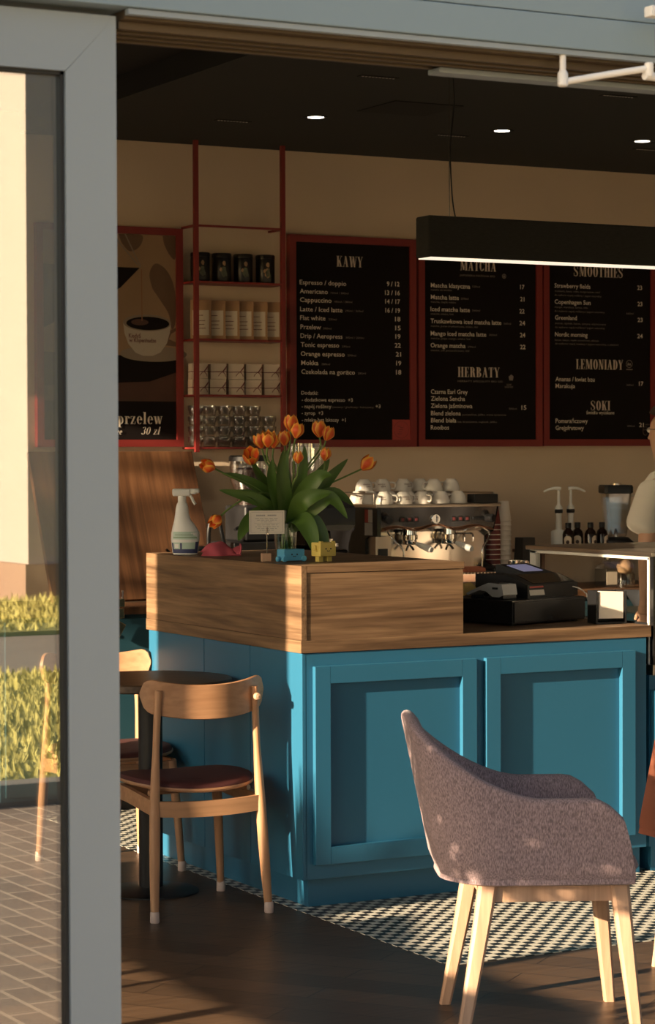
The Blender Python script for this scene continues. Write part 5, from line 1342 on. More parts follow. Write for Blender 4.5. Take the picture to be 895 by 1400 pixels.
# ================================================================== coffee gear on the back counter
g1 = thing('coffee_grinder', 'black coffee grinder with a bean hopper behind the tulips', 'grinder', (4.93, 9.93, CT))
MB().box((-0.15, -0.10, 0.0), (0.155, 0.16, 0.275), 0.008, 3).build('base', 'black_plastic', g1)
MB().box((-0.085, -0.085, 0.275), (0.155, 0.14, 0.445), 0.015, 3).build('body', 'black_plastic', g1)
MB().lathe([(0.050, 0.44), (0.055, 0.47), (0.088, 0.56), (0.090, 0.655), (0.087, 0.655), (0.085, 0.56), (0.050, 0.472)], (-0.015, 0.02, 0), 32, cap=False).build('hopper', 'glass_ware', g1)
MB().lathe([(0.0, 0.445), (0.046, 0.447), (0.050, 0.475), (0.081, 0.56), (0.082, 0.612), (0.05, 0.622), (0.0, 0.618)], (-0.015, 0.02, 0), 28, cap=False).build('beans', 'coffee', g1)
MB().lathe([(0.094, 0.652), (0.094, 0.672), (0.085, 0.680), (0.0, 0.680)], (-0.015, 0.02, 0), 32).build('lid', 'black_plastic', g1)
MB().tube([(-0.09, -0.09, 0.34), (-0.14, -0.12, 0.345), (-0.16, -0.13, 0.335)], 0.008, 8).build('dosing_lever', 'black_plastic', g1)
g2 = thing('espresso_grinder', 'black rounded espresso grinder beside the espresso machine', 'grinder', (5.255, 9.86, CT))
MB().box((-0.13, -0.10, 0.0), (0.10, 0.20, 0.235), 0.02, 3).build('base', 'black_gloss', g2)
MB().box((-0.07, -0.05, 0.235), (0.03, 0.18, 0.33), 0.02, 3).build('neck', 'black_gloss', g2)
MB().loft([[(x, y, z) for x, y in [(-0.13*k+0.0, -0.15*k), (0.10*k, -0.15*k), (0.115*k, -0.10*k), (0.115*k, 0.19*k), (-0.13*k, 0.19*k), (-0.145*k, -0.10*k)]] for z, k in ((0.325, 0.86), (0.35, 1.0), (0.43, 1.0), (0.478, 0.80))]).build('head', 'black_gloss', g2, angle=25)
MB().lathe([(0.052, 0.476), (0.060, 0.50), (0.085, 0.60), (0.086, 0.735), (0.083, 0.735), (0.082, 0.60), (0.050, 0.50)], (-0.06, 0.05, 0), 32, cap=False).build('hopper', 'glass_ware', g2)
MB().lathe([(0.046, 0.30), (0.046, 0.315), (0.02, 0.32), (0.02, 0.335)], (0.0, -0.075, -0.05), 20).build('fork', 'chrome', g2)
MB().lathe([(0.014, 0), (0.014, 0.02)], (0.06, -0.10, 0.12), 14, axis=(0, -1, 0)).build('switch', 'chrome', g2)
MB().box((-0.095, -0.1015, 0.13), (0.01, -0.099, 0.136)).box((-0.05, -0.1015, 0.09), (-0.035, -0.099, 0.115)).box((-0.028, -0.1015, 0.09), (-0.015, -0.099, 0.115)).build('front_print', 'bronze_track', g2, smooth=False)

# espresso machine
mc = thing('espresso_machine', 'two group steel espresso machine with white cups stacked on top', 'espresso machine', (5.915, 9.90, CT))
MH = 0.440
# side panels, shaped like the frame of the machine
def side_poly(): return [(0.0, 0.05), (0.46, 0.05), (0.46, MH-0.012), (-0.02, MH-0.012), (0.03, 0.30), (0.10, 0.27), (0.10, 0.15), (0.0, 0.12)]
for s in (-1, 1):
    x0 = s*0.345
    MB().prism(side_poly(), lambda u, v, d, x0=x0, s=s: (x0-s*d, u, v), 0.016).build('side_panel', 'black_gloss', mc, smooth=False)
MB().box((-0.328, 0.10, 0.06), (0.328, 0.45, MH-0.014)).build('body', 'steel_brushed', mc, smooth=False)
# slanted front fascia
MB().prism([(-0.022, MH-0.014), (0.10, MH-0.014), (0.10, 0.300), (0.012, 0.318)], lambda u, v, d: (-0.333+d, u, v), 0.666).build('fascia', 'steel', mc, smooth=False)
rp = []
for i in range(29):
    u = -1+2*i/28; rp.append((u*0.325, 0.006-0.004, 0.322+0.010*math.cos(u*9.0)+0.004*math.cos(u*4)))
MB().tube(rp, 0.0045, 8).build('wave_trim', 'copper', mc)
MB().box((-0.355, -0.028, MH-0.016), (0.355, 0.47, MH), 0.003).build('cup_tray', 'steel_brushed', mc)
gr = MB()
gr.tube([(-0.34, 0.02, MH+0.05), (-0.34, 0.45, MH+0.05), (0.34, 0.45, MH+0.05), (0.34, 0.02, MH+0.05)], 0.004, 8)
for x, y in ((-0.34, 0.02), (-0.34, 0.45), (0.34, 0.45), (0.34, 0.02)): gr.tube([(x, y, MH-0.002), (x, y, MH+0.05)], 0.004, 8)
gr.build('cup_rail', 'steel_brushed', mc)
MB().box((0.21, -0.015, MH+0.001), (0.345, 0.06, MH+0.045), 0.004).build('water_gauge_box', 'black_plastic', mc)
# backsplash and drip tray
MB().box((-0.328, 0.092, 0.12), (0.328, 0.102, 0.305)).build('backsplash', 'steel', mc, smooth=False)
tr_ = MB().box((-0.345, -0.10, 0.055), (0.345, 0.12, 0.098), 0.004)
tr_.build('drip_tray', 'steel', mc)
gm_ = MB()
for k in range(34): gm_.box((-0.33+0.0195*k, -0.09, 0.098), (-0.322+0.0195*k, 0.085, 0.102))
gm_.build('drip_grid', 'steel_brushed', mc, smooth=False)
for sx in (-0.30, 0.30):
    for sy in (-0.05, 0.40): MB().lathe([(0.020, 0.0), (0.022, 0.006), (0.016, 0.056)], (sx, sy, 0.0), 16).build('foot', 'black_plastic', mc)
# flag sticker on the left cheek of the front
ck = MB(); ck.use('black_gloss').box((-0.352, -0.030, 0.285), (-0.331, 0.10, MH-0.014))
ck.build('front_cheek', None, mc, smooth=False)
fs = MB()
fs.use('sticker_red').box((-0.3535, 0.055, 0.352), (-0.3520, 0.090, 0.415)); fs.use('paper_white').box((-0.3535, 0.015, 0.352), (-0.3520, 0.055, 0.415))
fs.use('grey_plastic').box((-0.3535, 0.015, 0.29), (-0.3520, 0.09, 0.350))
fs.build('flag_sticker', None, mc, smooth=False)
MB().box((-0.332, 0.02, 0.10), (-0.245, 0.10, 0.285), 0.002).build('socket_panel', 'steel_brushed', mc)
MB().box((-0.318, 0.014, 0.175), (-0.268, 0.022, 0.225)).build('power_socket', 'black_plastic', mc, smooth=False)
MB().lathe([(0.018, 0), (0.018, 0.006), (0.014, 0.009), (0.0, 0.009)], (-0.292, 0.02, 0.132), 20, axis=(0, -1, 0)).build('badge_dial', 'white_metal', mc)
for sx in (-0.130, 0.095):
    gp = MB().lathe([(0.020, 0.06), (0.034, 0.055), (0.036, 0.020), (0.042, 0.018), (0.042, -0.004), (0.036, -0.006)], (sx, 0.045, 0.270), 28).build('group_head', 'chrome', mc)
    MB().box((sx-0.02, 0.03, 0.300), (sx+0.02, 0.10, 0.322), 0.004).build('group_mount', 'chrome', gp)
    pf = MB().lathe([(0.033, 0.0), (0.036, 0.006), (0.036, 0.022), (0.033, 0.024)], (sx, 0.045, 0.241), 24).tube([(sx, 0.03, 0.252), (sx+0.008, -0.02, 0.246)], 0.007, 10).build('portafilter', 'chrome', mc)
    MB().tube(bez([(sx, 0.045, 0.242), (sx-0.012, 0.04, 0.228), (sx-0.022, 0.035, 0.214)], 4), 0.006, 8).tube(bez([(sx, 0.045, 0.242), (sx+0.012, 0.04, 0.228), (sx+0.020, 0.035, 0.214)], 4), 0.006, 8).build('spout', 'chrome', pf)
    MB().tube([(sx+0.007, -0.015, 0.247), (sx+0.012, -0.045, 0.240), (sx+0.022, -0.110, 0.224), (sx+0.025, -0.128, 0.220)], [0.009, 0.014, 0.017, 0.013], 14).build('handle', 'grey_plastic', pf)
# buttons, gauge, knobs
for gx_ in (-0.16, 0.13):
    for k in range(3):
        q = MB().box((gx_+(k-1)*0.038-0.014, -0.010, 0.352), (gx_+(k-1)*0.038+0.014, 0.004, 0.378), 0.002).build('button', 'black_plastic', mc)
        q.rotation_euler = (0, 0, 0)
        MB().box((gx_+(k-1)*0.038-0.007, -0.0112, 0.358), (gx_+(k-1)*0.038+0.007, -0.0098, 0.372)).build('button_light', 'string_red', q, smooth=False)
ga = MB().lathe([(0.026, 0), (0.026, 0.008), (0.022, 0.010)], (-0.012, -0.004, 0.366), 28, axis=(0, -1, 0)).build('pressure_gauge', 'chrome', mc)
MB().lathe([(0.022, 0.0105), (0.0, 0.0105)], (-0.012, -0.004, 0.366), 28, axis=(0, -1, 0), cap=False).build('dial_face', 'paper_white', ga, fix=False)
MB().box((-0.0132, -0.0156, 0.352), (-0.0112, -0.0148, 0.384)).box((-0.0130, -0.0156, 0.372), (-0.002, -0.0148, 0.374)).build('needle', 'toy_face', ga, smooth=False)
for sx, ln in ((-0.285, 0.045), (0.285, 0.05)):
    MB().lathe([(0.018, 0), (0.021, 0.006), (0.021, ln-0.006), (0.016, ln), (0.0, ln)], (sx, 0.0, 0.366), 22, axis=(0.25 if sx > 0 else -0.1, -1, 0)).build('steam_knob', 'black_plastic', mc)
MB().box((0.20, -0.012, 0.358), (0.285, 0.0, 0.374), 0.004).build('maker_badge', 'black_plastic', mc)
for s in (-1, 1):
    MB().tube(bez([(s*0.262, 0.03, 0.325), (s*0.285, -0.02, 0.30), (s*0.262, -0.05, 0.26), (s*0.225, -0.06, 0.22), (s*0.222, -0.06, 0.13)], 6), 0.0045, 10).build('steam_wand', 'chrome', mc)
for dx in (-0.02, 0.03):
    MB().tube(bez([(0.205+dx, 0.09, 0.290), (0.205+dx, 0.05, 0.285), (0.205+dx, 0.045, 0.25)], 4), 0.005, 8).build('water_spout', 'chrome', mc)

# red folded cloth at the end of the drip tray
o = MB().loft([[(x, y, z) for x, y in ((-0.05*k, -0.03*k), (0.05*k, -0.03*k), (0.055*k, 0.0), (0.05*k, 0.03*k), (-0.05*k, 0.03*k))] for z, k in ((0, 1), (0.012, 1.05), (0.020, 0.95), (0.026, 0.7))]).build('folded_cloth', 'terracotta', None, (6.115, 9.885, CT+0.1025)); tag(o, 'folded red cloth on the drip tray under the steam wand', 'cloth')

# cups upside down on the machine
cup0 = thing('coffee_cup', '', 'cup', (0, 0, 0), 0, 'white cups stacked on the espresso machine')
MB().lathe([(0.044, 0.0), (0.0445, 0.002), (0.043, 0.020), (0.036, 0.042), (0.027, 0.054), (0.024, 0.056), (0.023, 0.060), (0.019, 0.060), (0.018, 0.056), (0.0, 0.056)], seg=32).build('bowl', 'porcelain', cup0)
MB().tube(bez([(0.040, 0, 0.014), (0.058, 0, 0.012), (0.066, 0, 0.024), (0.060, 0, 0.040), (0.036, 0, 0.042)], 6), 0.0045, 10).build('handle', 'porcelain', cup0)
tx = text_mb([('Kiedyś', -0.013, -0.026, 0.022, 0.0095), ('w Kopenhadze', -0.013, -0.036, 0.040, 0.0085)], 0, 0.015)
def onto(p):
    a = -PI/2+p[0]/0.042; z = -p[2]
    r_ = 0.0440-(0.0010 if z < 0.02 else 0.0010+(z-0.02)/0.022*0.0070)
    return ((r_+0.0012)*math.cos(a), (r_+0.0012)*math.sin(a), z)
tx.v = [onto((-p[0], p[1], p[2])) for p in tx.v]
tx.build('cup_lettering', 'print_brown', cup0, smooth=False, fix=False)
CZ = CT+MH+0.0005
cups = [(5.650, 9.955, 0, -20, 'front row, nearest the flag sticker'), (5.755, 9.950, 0, 15, 'front row, second from the flag sticker'), (5.862, 9.955, 0, -60, 'front row, above the pressure gauge'), (5.968, 9.950, 0, 170, 'front row, second from the black gauge box'), (6.070, 9.958, 0, 190, 'front row, next to the black gauge box'),
        (5.640, 10.070, 0, 30, 'second row, nearest the grinder'), (5.745, 10.075, 0, 10, 'second row, second from the grinder'), (5.850, 10.070, 0, 60, 'second row, in the middle'), (5.960, 10.072, 0, 120, 'second row, second from the paper cups'), (6.068, 10.078, 0, 200, 'second row, nearest the paper cups'),
        (5.635, 10.190, 0, 10, 'back row, nearest the grinder'), (5.742, 10.195, 0, -20, 'back row, second from the grinder'), (5.850, 10.190, 0, 40, 'back row, in the middle'), (5.958, 10.195, 0, 80, 'back row, second from the paper cups'), (6.066, 10.195, 0, 160, 'back row, nearest the paper cups'),
        (5.640, 10.135, 1, 15, 'upper layer, nearest the grinder'), (5.745, 10.140, 1, -10, 'upper layer, second from the grinder'), (5.852, 10.120, 1, 30, 'upper layer, in the middle'), (5.965, 10.015, 1, 200, 'upper layer, above the front row'), (6.068, 10.020, 1, 150, 'upper layer, nearest the paper cups'), (5.960, 10.140, 1, 60, 'upper layer, behind the others')]
for i, (x, y, k, rz, lab) in enumerate(cups):
    c = cup0 if i == 0 else copy_tree(cup0)
    c.location = (x, y, CZ+0.0602*k); c.rotation_euler = (0, 0, R(rz-15)); c['label'] = 'upturned white printed cup on the espresso machine, '+lab

# paper cups, steel jugs, knock bin
def cup_stack(name, label, loc, n, r0, r1, h, step, m_, band, group):
    rd = random.Random(3)
    for k in range(n):
        t = thing(name, label(k), 'paper cup', (loc[0], loc[1], loc[2]+step*k), 0, group)
        MB().lathe([(r0, 0.0), (r0, 0.003), (r1, h), (r1-0.003, h), (0.0, h-0.004)] if k == n-1 else [(r0, 0.0), (r0, 0.003), (r1, h), (r1-0.0015, h), (r0-0.0015, 0.003)], seg=28, cap=False).build('wall', m_, t)
        MB().lathe([(r0-0.001, -0.0005), (r0+0.0020, 0.0005), (r0+0.0022, 0.0035), (r0-0.001, 0.0045)], seg=28, cap=False).build('rim', 'paper_cup', t)
def nth(k, n): return 'topmost' if k == n-1 else ('lowest' if k == 0 else ['', 'second', 'third', 'fourth', 'fifth', 'sixth', 'seventh', 'eighth', 'ninth', 'tenth', 'eleventh', 'twelfth', 'thirteenth', 'fourteenth', 'fifteenth', 'sixteenth'][k]+' from below')
cup_stack('red_paper_cup', lambda k: 'dark red paper cup, %s in the stack beside the espresso machine' % nth(k, 14), (6.335, 10.06, CT+0.0005), 14, 0.043, 0.029, 0.11, 0.0250, 'cup_red', True, 'stacked dark red paper cups')
cup_stack('white_paper_cup', lambda k: 'white paper cup, %s in the tall pale stack' % nth(k, 15), (6.425, 10.10, CT+0.0005), 15, 0.041, 0.028, 0.10, 0.0245, 'paper_cup', False, 'stacked white paper cups')
def jug(label, loc, r_, h, rz):
    t = thing('milk_jug', label, 'milk jug', loc, rz, 'steel milk jugs')
    MB().lathe([(r_*0.9, 0), (r_, 0.004), (r_, h*0.45), (r_*0.82, h*0.8), (r_*0.86, h), (r_*0.83, h), (r_*0.79, h*0.8), (r_*0.95, h*0.45), (r_*0.9, 0.006), (0, 0.006)], seg=32, cap=False).build('body', 'chrome', t)
    MB().tube(bez([(r_*0.84, 0, h*0.9), (r_*1.5, 0, h*0.88), (r_*1.6, 0, h*0.5), (r_*1.0, 0, h*0.25)], 6), 0.0045, 10).build('handle', 'chrome', t)
jug('tall shiny steel milk jug before the stacked paper cups', (6.318, 9.83, CT+0.0005), 0.036, 0.155, R(0))
jug('smaller steel milk jug beside the black knock bin', (6.395, 9.86, CT+0.0005), 0.030, 0.150, R(-20))
kb = thing('knock_bin', 'black knock bin with a side handle behind the card reader', 'knock bin', (6.505, 10.02, CT+0.0005))
MB().loft([[(x*k, y*k, z) for x, y in ((-0.05, -0.05), (0.05, -0.05), (0.05, 0.05), (-0.05, 0.05))] for z, k in ((0, 1.0), (0.05, 0.98), (0.20, 0.75), (0.26, 0.72))]).build('body', 'black_plastic', kb, smooth=False)
MB().tube([(0.03, 0, 0.205), (0.075, 0.0, 0.20), (0.105, 0, 0.205)], [0.010, 0.012, 0.014], 10).build('handle', 'black_plastic', kb)
# kettle by the cloth
kt = thing('kettle', 'black gooseneck kettle half hidden behind the pink cloth', 'kettle', (4.61, 9.84, CT+0.0005))
MB().lathe([(0.075, 0), (0.085, 0.01), (0.070, 0.16), (0.052, 0.24), (0.050, 0.25)], seg=28).build('body', 'black_gloss', kt)
MB().lathe([(0.050, 0.25), (0.048, 0.262), (0.0, 0.268)], seg=24).build('lid', 'chrome', kt)
MB().tube(bez([(0.045, 0, 0.22), (0.045, 0, 0.33), (0.065, 0, 0.395), (0.095, 0, 0.38), (0.108, 0, 0.33), (0.125, 0, 0.26)], 6), 0.010, 10).build('handle', 'black_plastic', kt)
MB().tube(bez([(-0.07, 0, 0.06), (-0.13, 0, 0.09), (-0.13, 0, 0.20), (-0.17, 0, 0.25)], 6), [0.009]*10+[0.006]*9, 10).build('spout', 'black_gloss', kt)

# ================================================================== till group on the oak worktop
WTZ = 0.9495
cdw = thing('cash_drawer', 'black cash drawer on the oak worktop', 'cash drawer', (4.825, 7.521, WTZ), R(16))
MB().box((0, 0, 0.006), (0.43, 0.41, 0.096), 0.004).build('case', 'black_plastic', cdw)
MB().box((0.006, -0.006, 0.012), (0.424, 0.001, 0.088), 0.002).build('drawer_front', 'black_plastic', cdw)
MB().lathe([(0.009, 0), (0.009, 0.004), (0, 0.004)], (0.215, -0.006, 0.022), 16, axis=(0, -1, 0)).build('lock', 'chrome', cdw)
for x, y in ((0.03, 0.03), (0.40, 0.03), (0.03, 0.38), (0.40, 0.38)): MB().lathe([(0.012, 0), (0.012, 0.007)], (x, y, 0), 12).build('foot', 'rubber', cdw)
fp = thing('receipt_printer', 'black till printer with a small lilac display on the cash drawer', 'till', (4.955, 7.615, WTZ+0.0965), R(16))
MB().prism([(0, 0.0), (0.27, 0.0), (0.27, 0.085), (0.10, 0.085), (0.0, 0.050)], lambda u, v, d: (d, u, v), 0.30).build('body', 'black_plastic', fp, smooth=False)
MB().prism([(0.098, 0.0845), (0.098, 0.0865), (0.012, 0.0563), (0.012, 0.0543)], lambda u, v, d: (0.045+d, u, v), 0.245).build('keypad', 'black_gloss', fp, smooth=False)
MB().prism([(0.27, 0.0848), (0.27, 0.118), (0.25, 0.118), (0.11, 0.0848)], lambda u, v, d: (0.12+d, u, v), 0.17).build('display_hood', 'black_plastic', fp, smooth=False)
MB().prism([(0.145, 0.0932), (0.235, 0.1146), (0.235, 0.1162), (0.145, 0.0948)], lambda u, v, d: (0.145+d, u, v), 0.115).build('display', 'screen', fp, smooth=False)
rp = MB().prism([(-0.003, 0.010), (-0.001, 0.010), (0.004, 0.045), (0.002, 0.045)], lambda u, v, d: (0.015+d-0.15*v, u, v), 0.085).build('paper_slip', 'paper_white', fp, smooth=False)
MB().prism([(-0.0028, 0.0385), (-0.0006, 0.0385), (0.0014, 0.045), (-0.0008, 0.045)], lambda u, v, d: (0.018+d-0.15*v, u+0.0005, v), 0.080).build('slip_stripe', 'sticker_red', rp, smooth=False)
ctm = thing('card_reader', 'pale grey card payment reader lying on the cash drawer', 'card reader', (4.842, 7.668, WTZ+0.0965), R(-75))
MB().prism([(-0.115, 0.018), (-0.09, 0.030), (-0.03, 0.052), (0.0, 0.062), (0.07, 0.058), (0.078, 0.018), (0.055, 0.008), (0.02, 0.010), (-0.01, 0.028), (-0.045, 0.033), (-0.085, 0.020), (-0.108, 0.010)], lambda u, v, d: (u, -0.04+d, v), 0.08).build('body', 'grey_plastic', ctm, angle=25)
MB().box((0.0, -0.038, 0.0), (0.075, 0.038, 0.016), 0.003).box((-0.10, -0.03, 0.0), (-0.085, 0.03, 0.012), 0.002).build('base', 'black_plastic', ctm)
MB().box((0.022, -0.0415, 0.038), (0.050, -0.0395, 0.046)).build('card_slot', 'rubber', ctm, smooth=False)
MB().box((-0.02, -0.028, 0.058), (0.045, 0.028, 0.0625)).build('keypad', 'black_plastic', ctm, smooth=False)
rows = []
for i in range(21):
    u = i/20; rows.append([(-0.06+0.12*u, -0.035+0.07*j/9, 0.004+0.050*math.sin(PI*u)**0.7*math.sin(PI*j/9)**0.6+0.003*math.sin(13*u+6*j)) for j in range(10)])
o = MB().loft(rows, cap=False, closed=False).build('dust_cloth', 'cloth_yellow', None, (4.835, 7.865, WTZ+0.0975), fix=False, angle=80); o.rotation_euler = (0, 0, R(20)); tag(o, 'yellow dust cloth behind the card reader', 'cloth')
cb = [(5.215, 7.700, WTZ+0.128)]
pts = [(5.19, 7.70, WTZ+0.135), (5.235, 7.68, WTZ+0.125), (5.268, 7.655, WTZ+0.09), (5.272, 7.645, WTZ+0.045)]
for k in range(40):
    a = k*0.62; pts.append((5.272+0.014*math.sin(a), 7.640+0.010*math.cos(a)+0.0004*k, WTZ+0.048+0.028*math.cos(a+0.7)+0.0006*k))
pts += [(5.280, 7.66, WTZ+0.015), (5.285, 7.70, WTZ+0.004), (5.27, 7.80, WTZ+0.004)]
o = MB().tube(bez(pts, 3), 0.0024, 6).build('power_cord', 'wire_white', None); tag(o, 'coiled white cord hanging beside the cash drawer', 'cord')
nd = thing('napkin_holder', 'black holder with white napkins at the end of the worktop', 'napkin holder', (5.228, 7.475, WTZ+0.0005), R(-14))
n_ = MB().box((-0.062, -0.045, 0), (0.062, 0.050, 0.006)).box((-0.062, 0.044, 0.006), (0.062, 0.050, 0.125)).box((-0.062, -0.045, 0.006), (-0.055, 0.044, 0.125)).box((0.055, -0.045, 0.006), (0.062, 0.044, 0.125))
n_.build('holder', 'black_plastic', nd, smooth=False)
nk = MB()
for k in range(9): nk.prism([(-0.050+0.0, 0.02+0.0008*k), (0.050, 0.02), (0.050, 0.122-0.001*k), (-0.046, 0.126-0.001*k), (-0.050, 0.116)], lambda u, v, d, k=k: (u, -0.040+0.009*k+d, v), 0.0075)
nk.build('napkins', 'paper_white', nd, smooth=False)

# ================================================================== glass display case
DX, DY = 5.318, 7.306
dc = thing('display_case', 'glass display case with a steel top at the end of the oak worktop', 'display case', (DX, DY, 0))
MB().box((0.0, 0.02, 0.10), (1.50, 0.86, 0.756)).build('cabinet', 'teal', dc, smooth=False)
MB().box((0.03, 0.05, 0.0), (1.50, 0.84, 0.10)).build('plinth', 'teal', dc, smooth=False)
d = MB(); x0, x1, z0, z1 = -0.046+0.0, 0.70, 0.16, 0.70
x0 = 0.004
d.box((x0, -0.020, z0), (x0+0.06, 0.019, z1), 0.002).box((x1-0.06, -0.020, z0), (x1, 0.019, z1), 0.002).box((x0+0.06, -0.020, z0), (x1-0.06, 0.019, z0+0.06), 0.0015).box((x0+0.06, -0.020, z1-0.06), (x1-0.06, 0.019, z1), 0.0015).box((x0+0.055, 0.010, z0+0.055), (x1-0.055, 0.019, z1-0.055))
d.build('cupboard_door', 'teal', dc)
MB().box((0.0, -0.004, 0.757), (1.50, 0.865, 0.797), 0.003).build('metal_sill', 'steel_brushed', dc)
MB().box((0.0, 0.03, 0.797), (0.018, 0.862, 0.955)).build('side_plinth', 'black_plastic', dc, smooth=False)
MB().box((0.004, 0.0, 0.797), (0.040, 0.022, 1.212)).build('front_post', 'black_gloss', dc, smooth=False)
for y0, y1 in ((0.022, 0.034), (0.806, 0.850)):
    MB().box((0.0, y0, 0.797), (0.022, y1, 1.205), 0.001).build('edge_post', 'white_metal', dc)
MB().box((0.0, 0.022, 1.196), (0.016, 0.850, 1.208)).build('top_edge_strip', 'white_metal', dc, smooth=False)
MB().box((-0.012, -0.012, 1.208), (1.50, 0.866, 1.226), 0.003).build('top_plate', 'steel_brushed', dc)
MB().box((0.006, 0.036, 0.955), (0.012, 0.806, 1.196)).build('side_glass', 'glass_case', dc, smooth=False)
MB().box((0.042, 0.004, 0.80), (1.46, 0.010, 1.206)).build('front_glass', 'glass_case', dc, smooth=False)
MB().box((0.03, 0.04, 0.98), (1.46, 0.50, 0.986)).build('glass_shelf', 'glass_case', dc, smooth=False)
MB().box((0.03, 0.03, 0.797), (1.46, 0.85, 0.803)).build('base_plate', 'steel_brushed', dc, smooth=False)
lg_ = MB().box((0.05, 0.02, 1.196), (1.45, 0.035, 1.207)).build('lamp_strip', 'led_strip', dc, smooth=False)
for i, (x, y) in enumerate(((0.22, 0.26), (0.38, 0.30), (0.54, 0.26))):
    o = MB().lathe([(0.0, 0), (0.045, 0.0), (0.052, 0.015), (0.045, 0.032), (0.02, 0.045), (0, 0.046)], seg=20, cap=False).build('bun', 'pastry', None, (DX+x, DY+y, 0.8035))
    tag(o, 'golden bun in the display case, %s' % ['next to its side glass', 'in the middle of three', 'farthest of three from the till'][i], 'bun', 'buns in the display case')

# riser with bottles, pumps and blender behind the case
rz_ = 1.112
rs = thing('bottle_riser', 'narrow wooden shelf raised on the back counter behind the display case', 'shelf', (6.62, 10.02, CT))
MB().box((0, 0, 0.172), (0.92, 0.30, 0.190), 0.002).build('shelf_board', 'walnut', rs)
MB().box((0.0, 0.02, 0.0), (0.018, 0.28, 0.172)).build('end_panel', 'walnut', rs, smooth=False)
MB().box((0.902, 0.02, 0.0), (0.92, 0.28, 0.172)).build('end_panel', 'walnut', rs, smooth=False)
bt0 = thing('syrup_bottle', '', 'bottle', (0, 0, 0), 0, 'dark syrup bottles behind the display case')
MB().lathe([(0.026, 0), (0.0295, 0.004), (0.0295, 0.080), (0.025, 0.096), (0.014, 0.108), (0.013, 0.118)], seg=28).build('glass_body', 'amber', bt0)
MB().lathe([(0.0155, 0.113), (0.0155, 0.138), (0.014, 0.140), (0, 0.140)], seg=22).build('cap', 'black_plastic', bt0)
def lab_mb(a0, a1):
    vs = []; n = 14
    for i in range(n+1):
        a = R(a0+(a1-a0)*i/n); top = 0.058+0.016*math.sin(PI*i/n)**0.5
        vs += [(0.0300*math.cos(a), 0.0300*math.sin(a), 0.012), (0.0300*math.cos(a), 0.0300*math.sin(a), top)]
    return MB().add(vs, [[2*i, 2*i+2, 2*i+3, 2*i+1] for i in range(n)])
lab_mb(250, 330).build('label_sticker', 'label_cream', bt0, fix=False)
vs = [(0.0305*math.cos(R(290)+0.30*math.cos(2*PI*k/14)), 0.0305*math.sin(R(290)+0.30*math.cos(2*PI*k/14)), 0.042+0.010*math.sin(2*PI*k/14)) for k in range(14)]
MB().add(vs, [list(range(14))]).build('label_print', 'coffee', bt0, fix=False)
for i, (x, y, rz, lab) in enumerate(((6.754, 10.0, -60, 'next to the pump bottles'), (6.834, 10.035, -55, 'second from the pump bottles'), (6.880, 9.985, 0, 'second from the blender'), (6.962, 10.0, 8, 'beside the blender'))):
    c = bt0 if i == 0 else copy_tree(bt0)
    c.location = (x, y, CT+0.1905); c.rotation_euler = (0, 0, R(rz)); c['label'] = 'dark amber bottle with a cream label, '+lab
for i, (x, y, rz, lab) in enumerate(((6.786, 10.135, 152, 'white pump bottle, the one standing clear of the dark bottles'), (6.880, 10.165, -18, 'white pump bottle half hidden behind the dark bottles'))):
    t = thing('pump_bottle', lab, 'pump bottle', (x, y, CT+0.1905), R(rz), 'white pump bottles')
    MB().lathe([(0.036, 0), (0.040, 0.003), (0.040, 0.088), (0.034, 0.096), (0.018, 0.100)], seg=26).build('container', 'bottle_white', t)
    MB().lathe([(0.018, 0.098), (0.016, 0.12), (0.015, 0.165), (0.016, 0.19), (0.020, 0.20)], seg=20).build('pump_sleeve', 'bottle_white', t)
    MB().lathe([(0.019, 0.186), (0.021, 0.190), (0.021, 0.204), (0.018, 0.206)], seg=20).build('collar', 'black_plastic', t)
    MB().lathe([(0.020, 0.206), (0.020, 0.215), (0.011, 0.228), (0.008, 0.236), (0.007, 0.305)], seg=18).build('plunger', 'bottle_white', t)
    MB().tube(bez([(-0.012, 0, 0.312), (0.02, 0, 0.314), (0.05, 0, 0.308), (0.078, 0, 0.296)], 5), [0.009, 0.009, 0.0095, 0.0095, 0.009, 0.0085, 0.008, 0.0078, 0.0075, 0.007, 0.0066, 0.0062, 0.0058, 0.0055, 0.005, 0.005], 10).build('nozzle', 'bottle_white', t)
bl_ = thing('blender', 'clear blender jug with a black lid behind the display case', 'blender', (7.153, 10.15, CT+0.1905), R(-20))
MB().loft([[(x*k, y*k, z) for x, y in ((-0.07, -0.06), (-0.06, -0.07), (0.06, -0.07), (0.07, -0.06), (0.07, 0.06), (0.06, 0.07), (-0.06, 0.07), (-0.07, 0.06))] for z, k in ((0.0, 1.2), (0.03, 1.15), (0.055, 0.80))]).build('motor_base', 'black_plastic', bl_)
def sq(k, z): return [(x*k, y*k, z) for x, y in ((-0.07, -0.055), (-0.055, -0.07), (0.055, -0.07), (0.07, -0.055), (0.07, 0.055), (0.055, 0.07), (-0.055, 0.07), (-0.07, 0.055))]
MB().loft([sq(0.62, 0.056), sq(0.72, 0.07), sq(0.85, 0.16), sq(1.0, 0.285), sq(0.965, 0.285), sq(0.815, 0.16), sq(0.68, 0.075)], cap=False).build('jug', 'glass_ware', bl_, angle=20)
MB().lathe([(0.012, 0.057), (0.010, 0.085), (0.004, 0.10)], seg=12).build('blade_hub', 'steel', bl_)
MB().loft([sq(1.0, 0.283), sq(1.10, 0.288), sq(1.10, 0.318), sq(1.03, 0.328)]).build('lid', 'black_plastic', bl_)
MB().lathe([(0.03, 0.328), (0.03, 0.336), (0.0, 0.337)], seg=20).build('lid_plug', 'chrome', bl_)
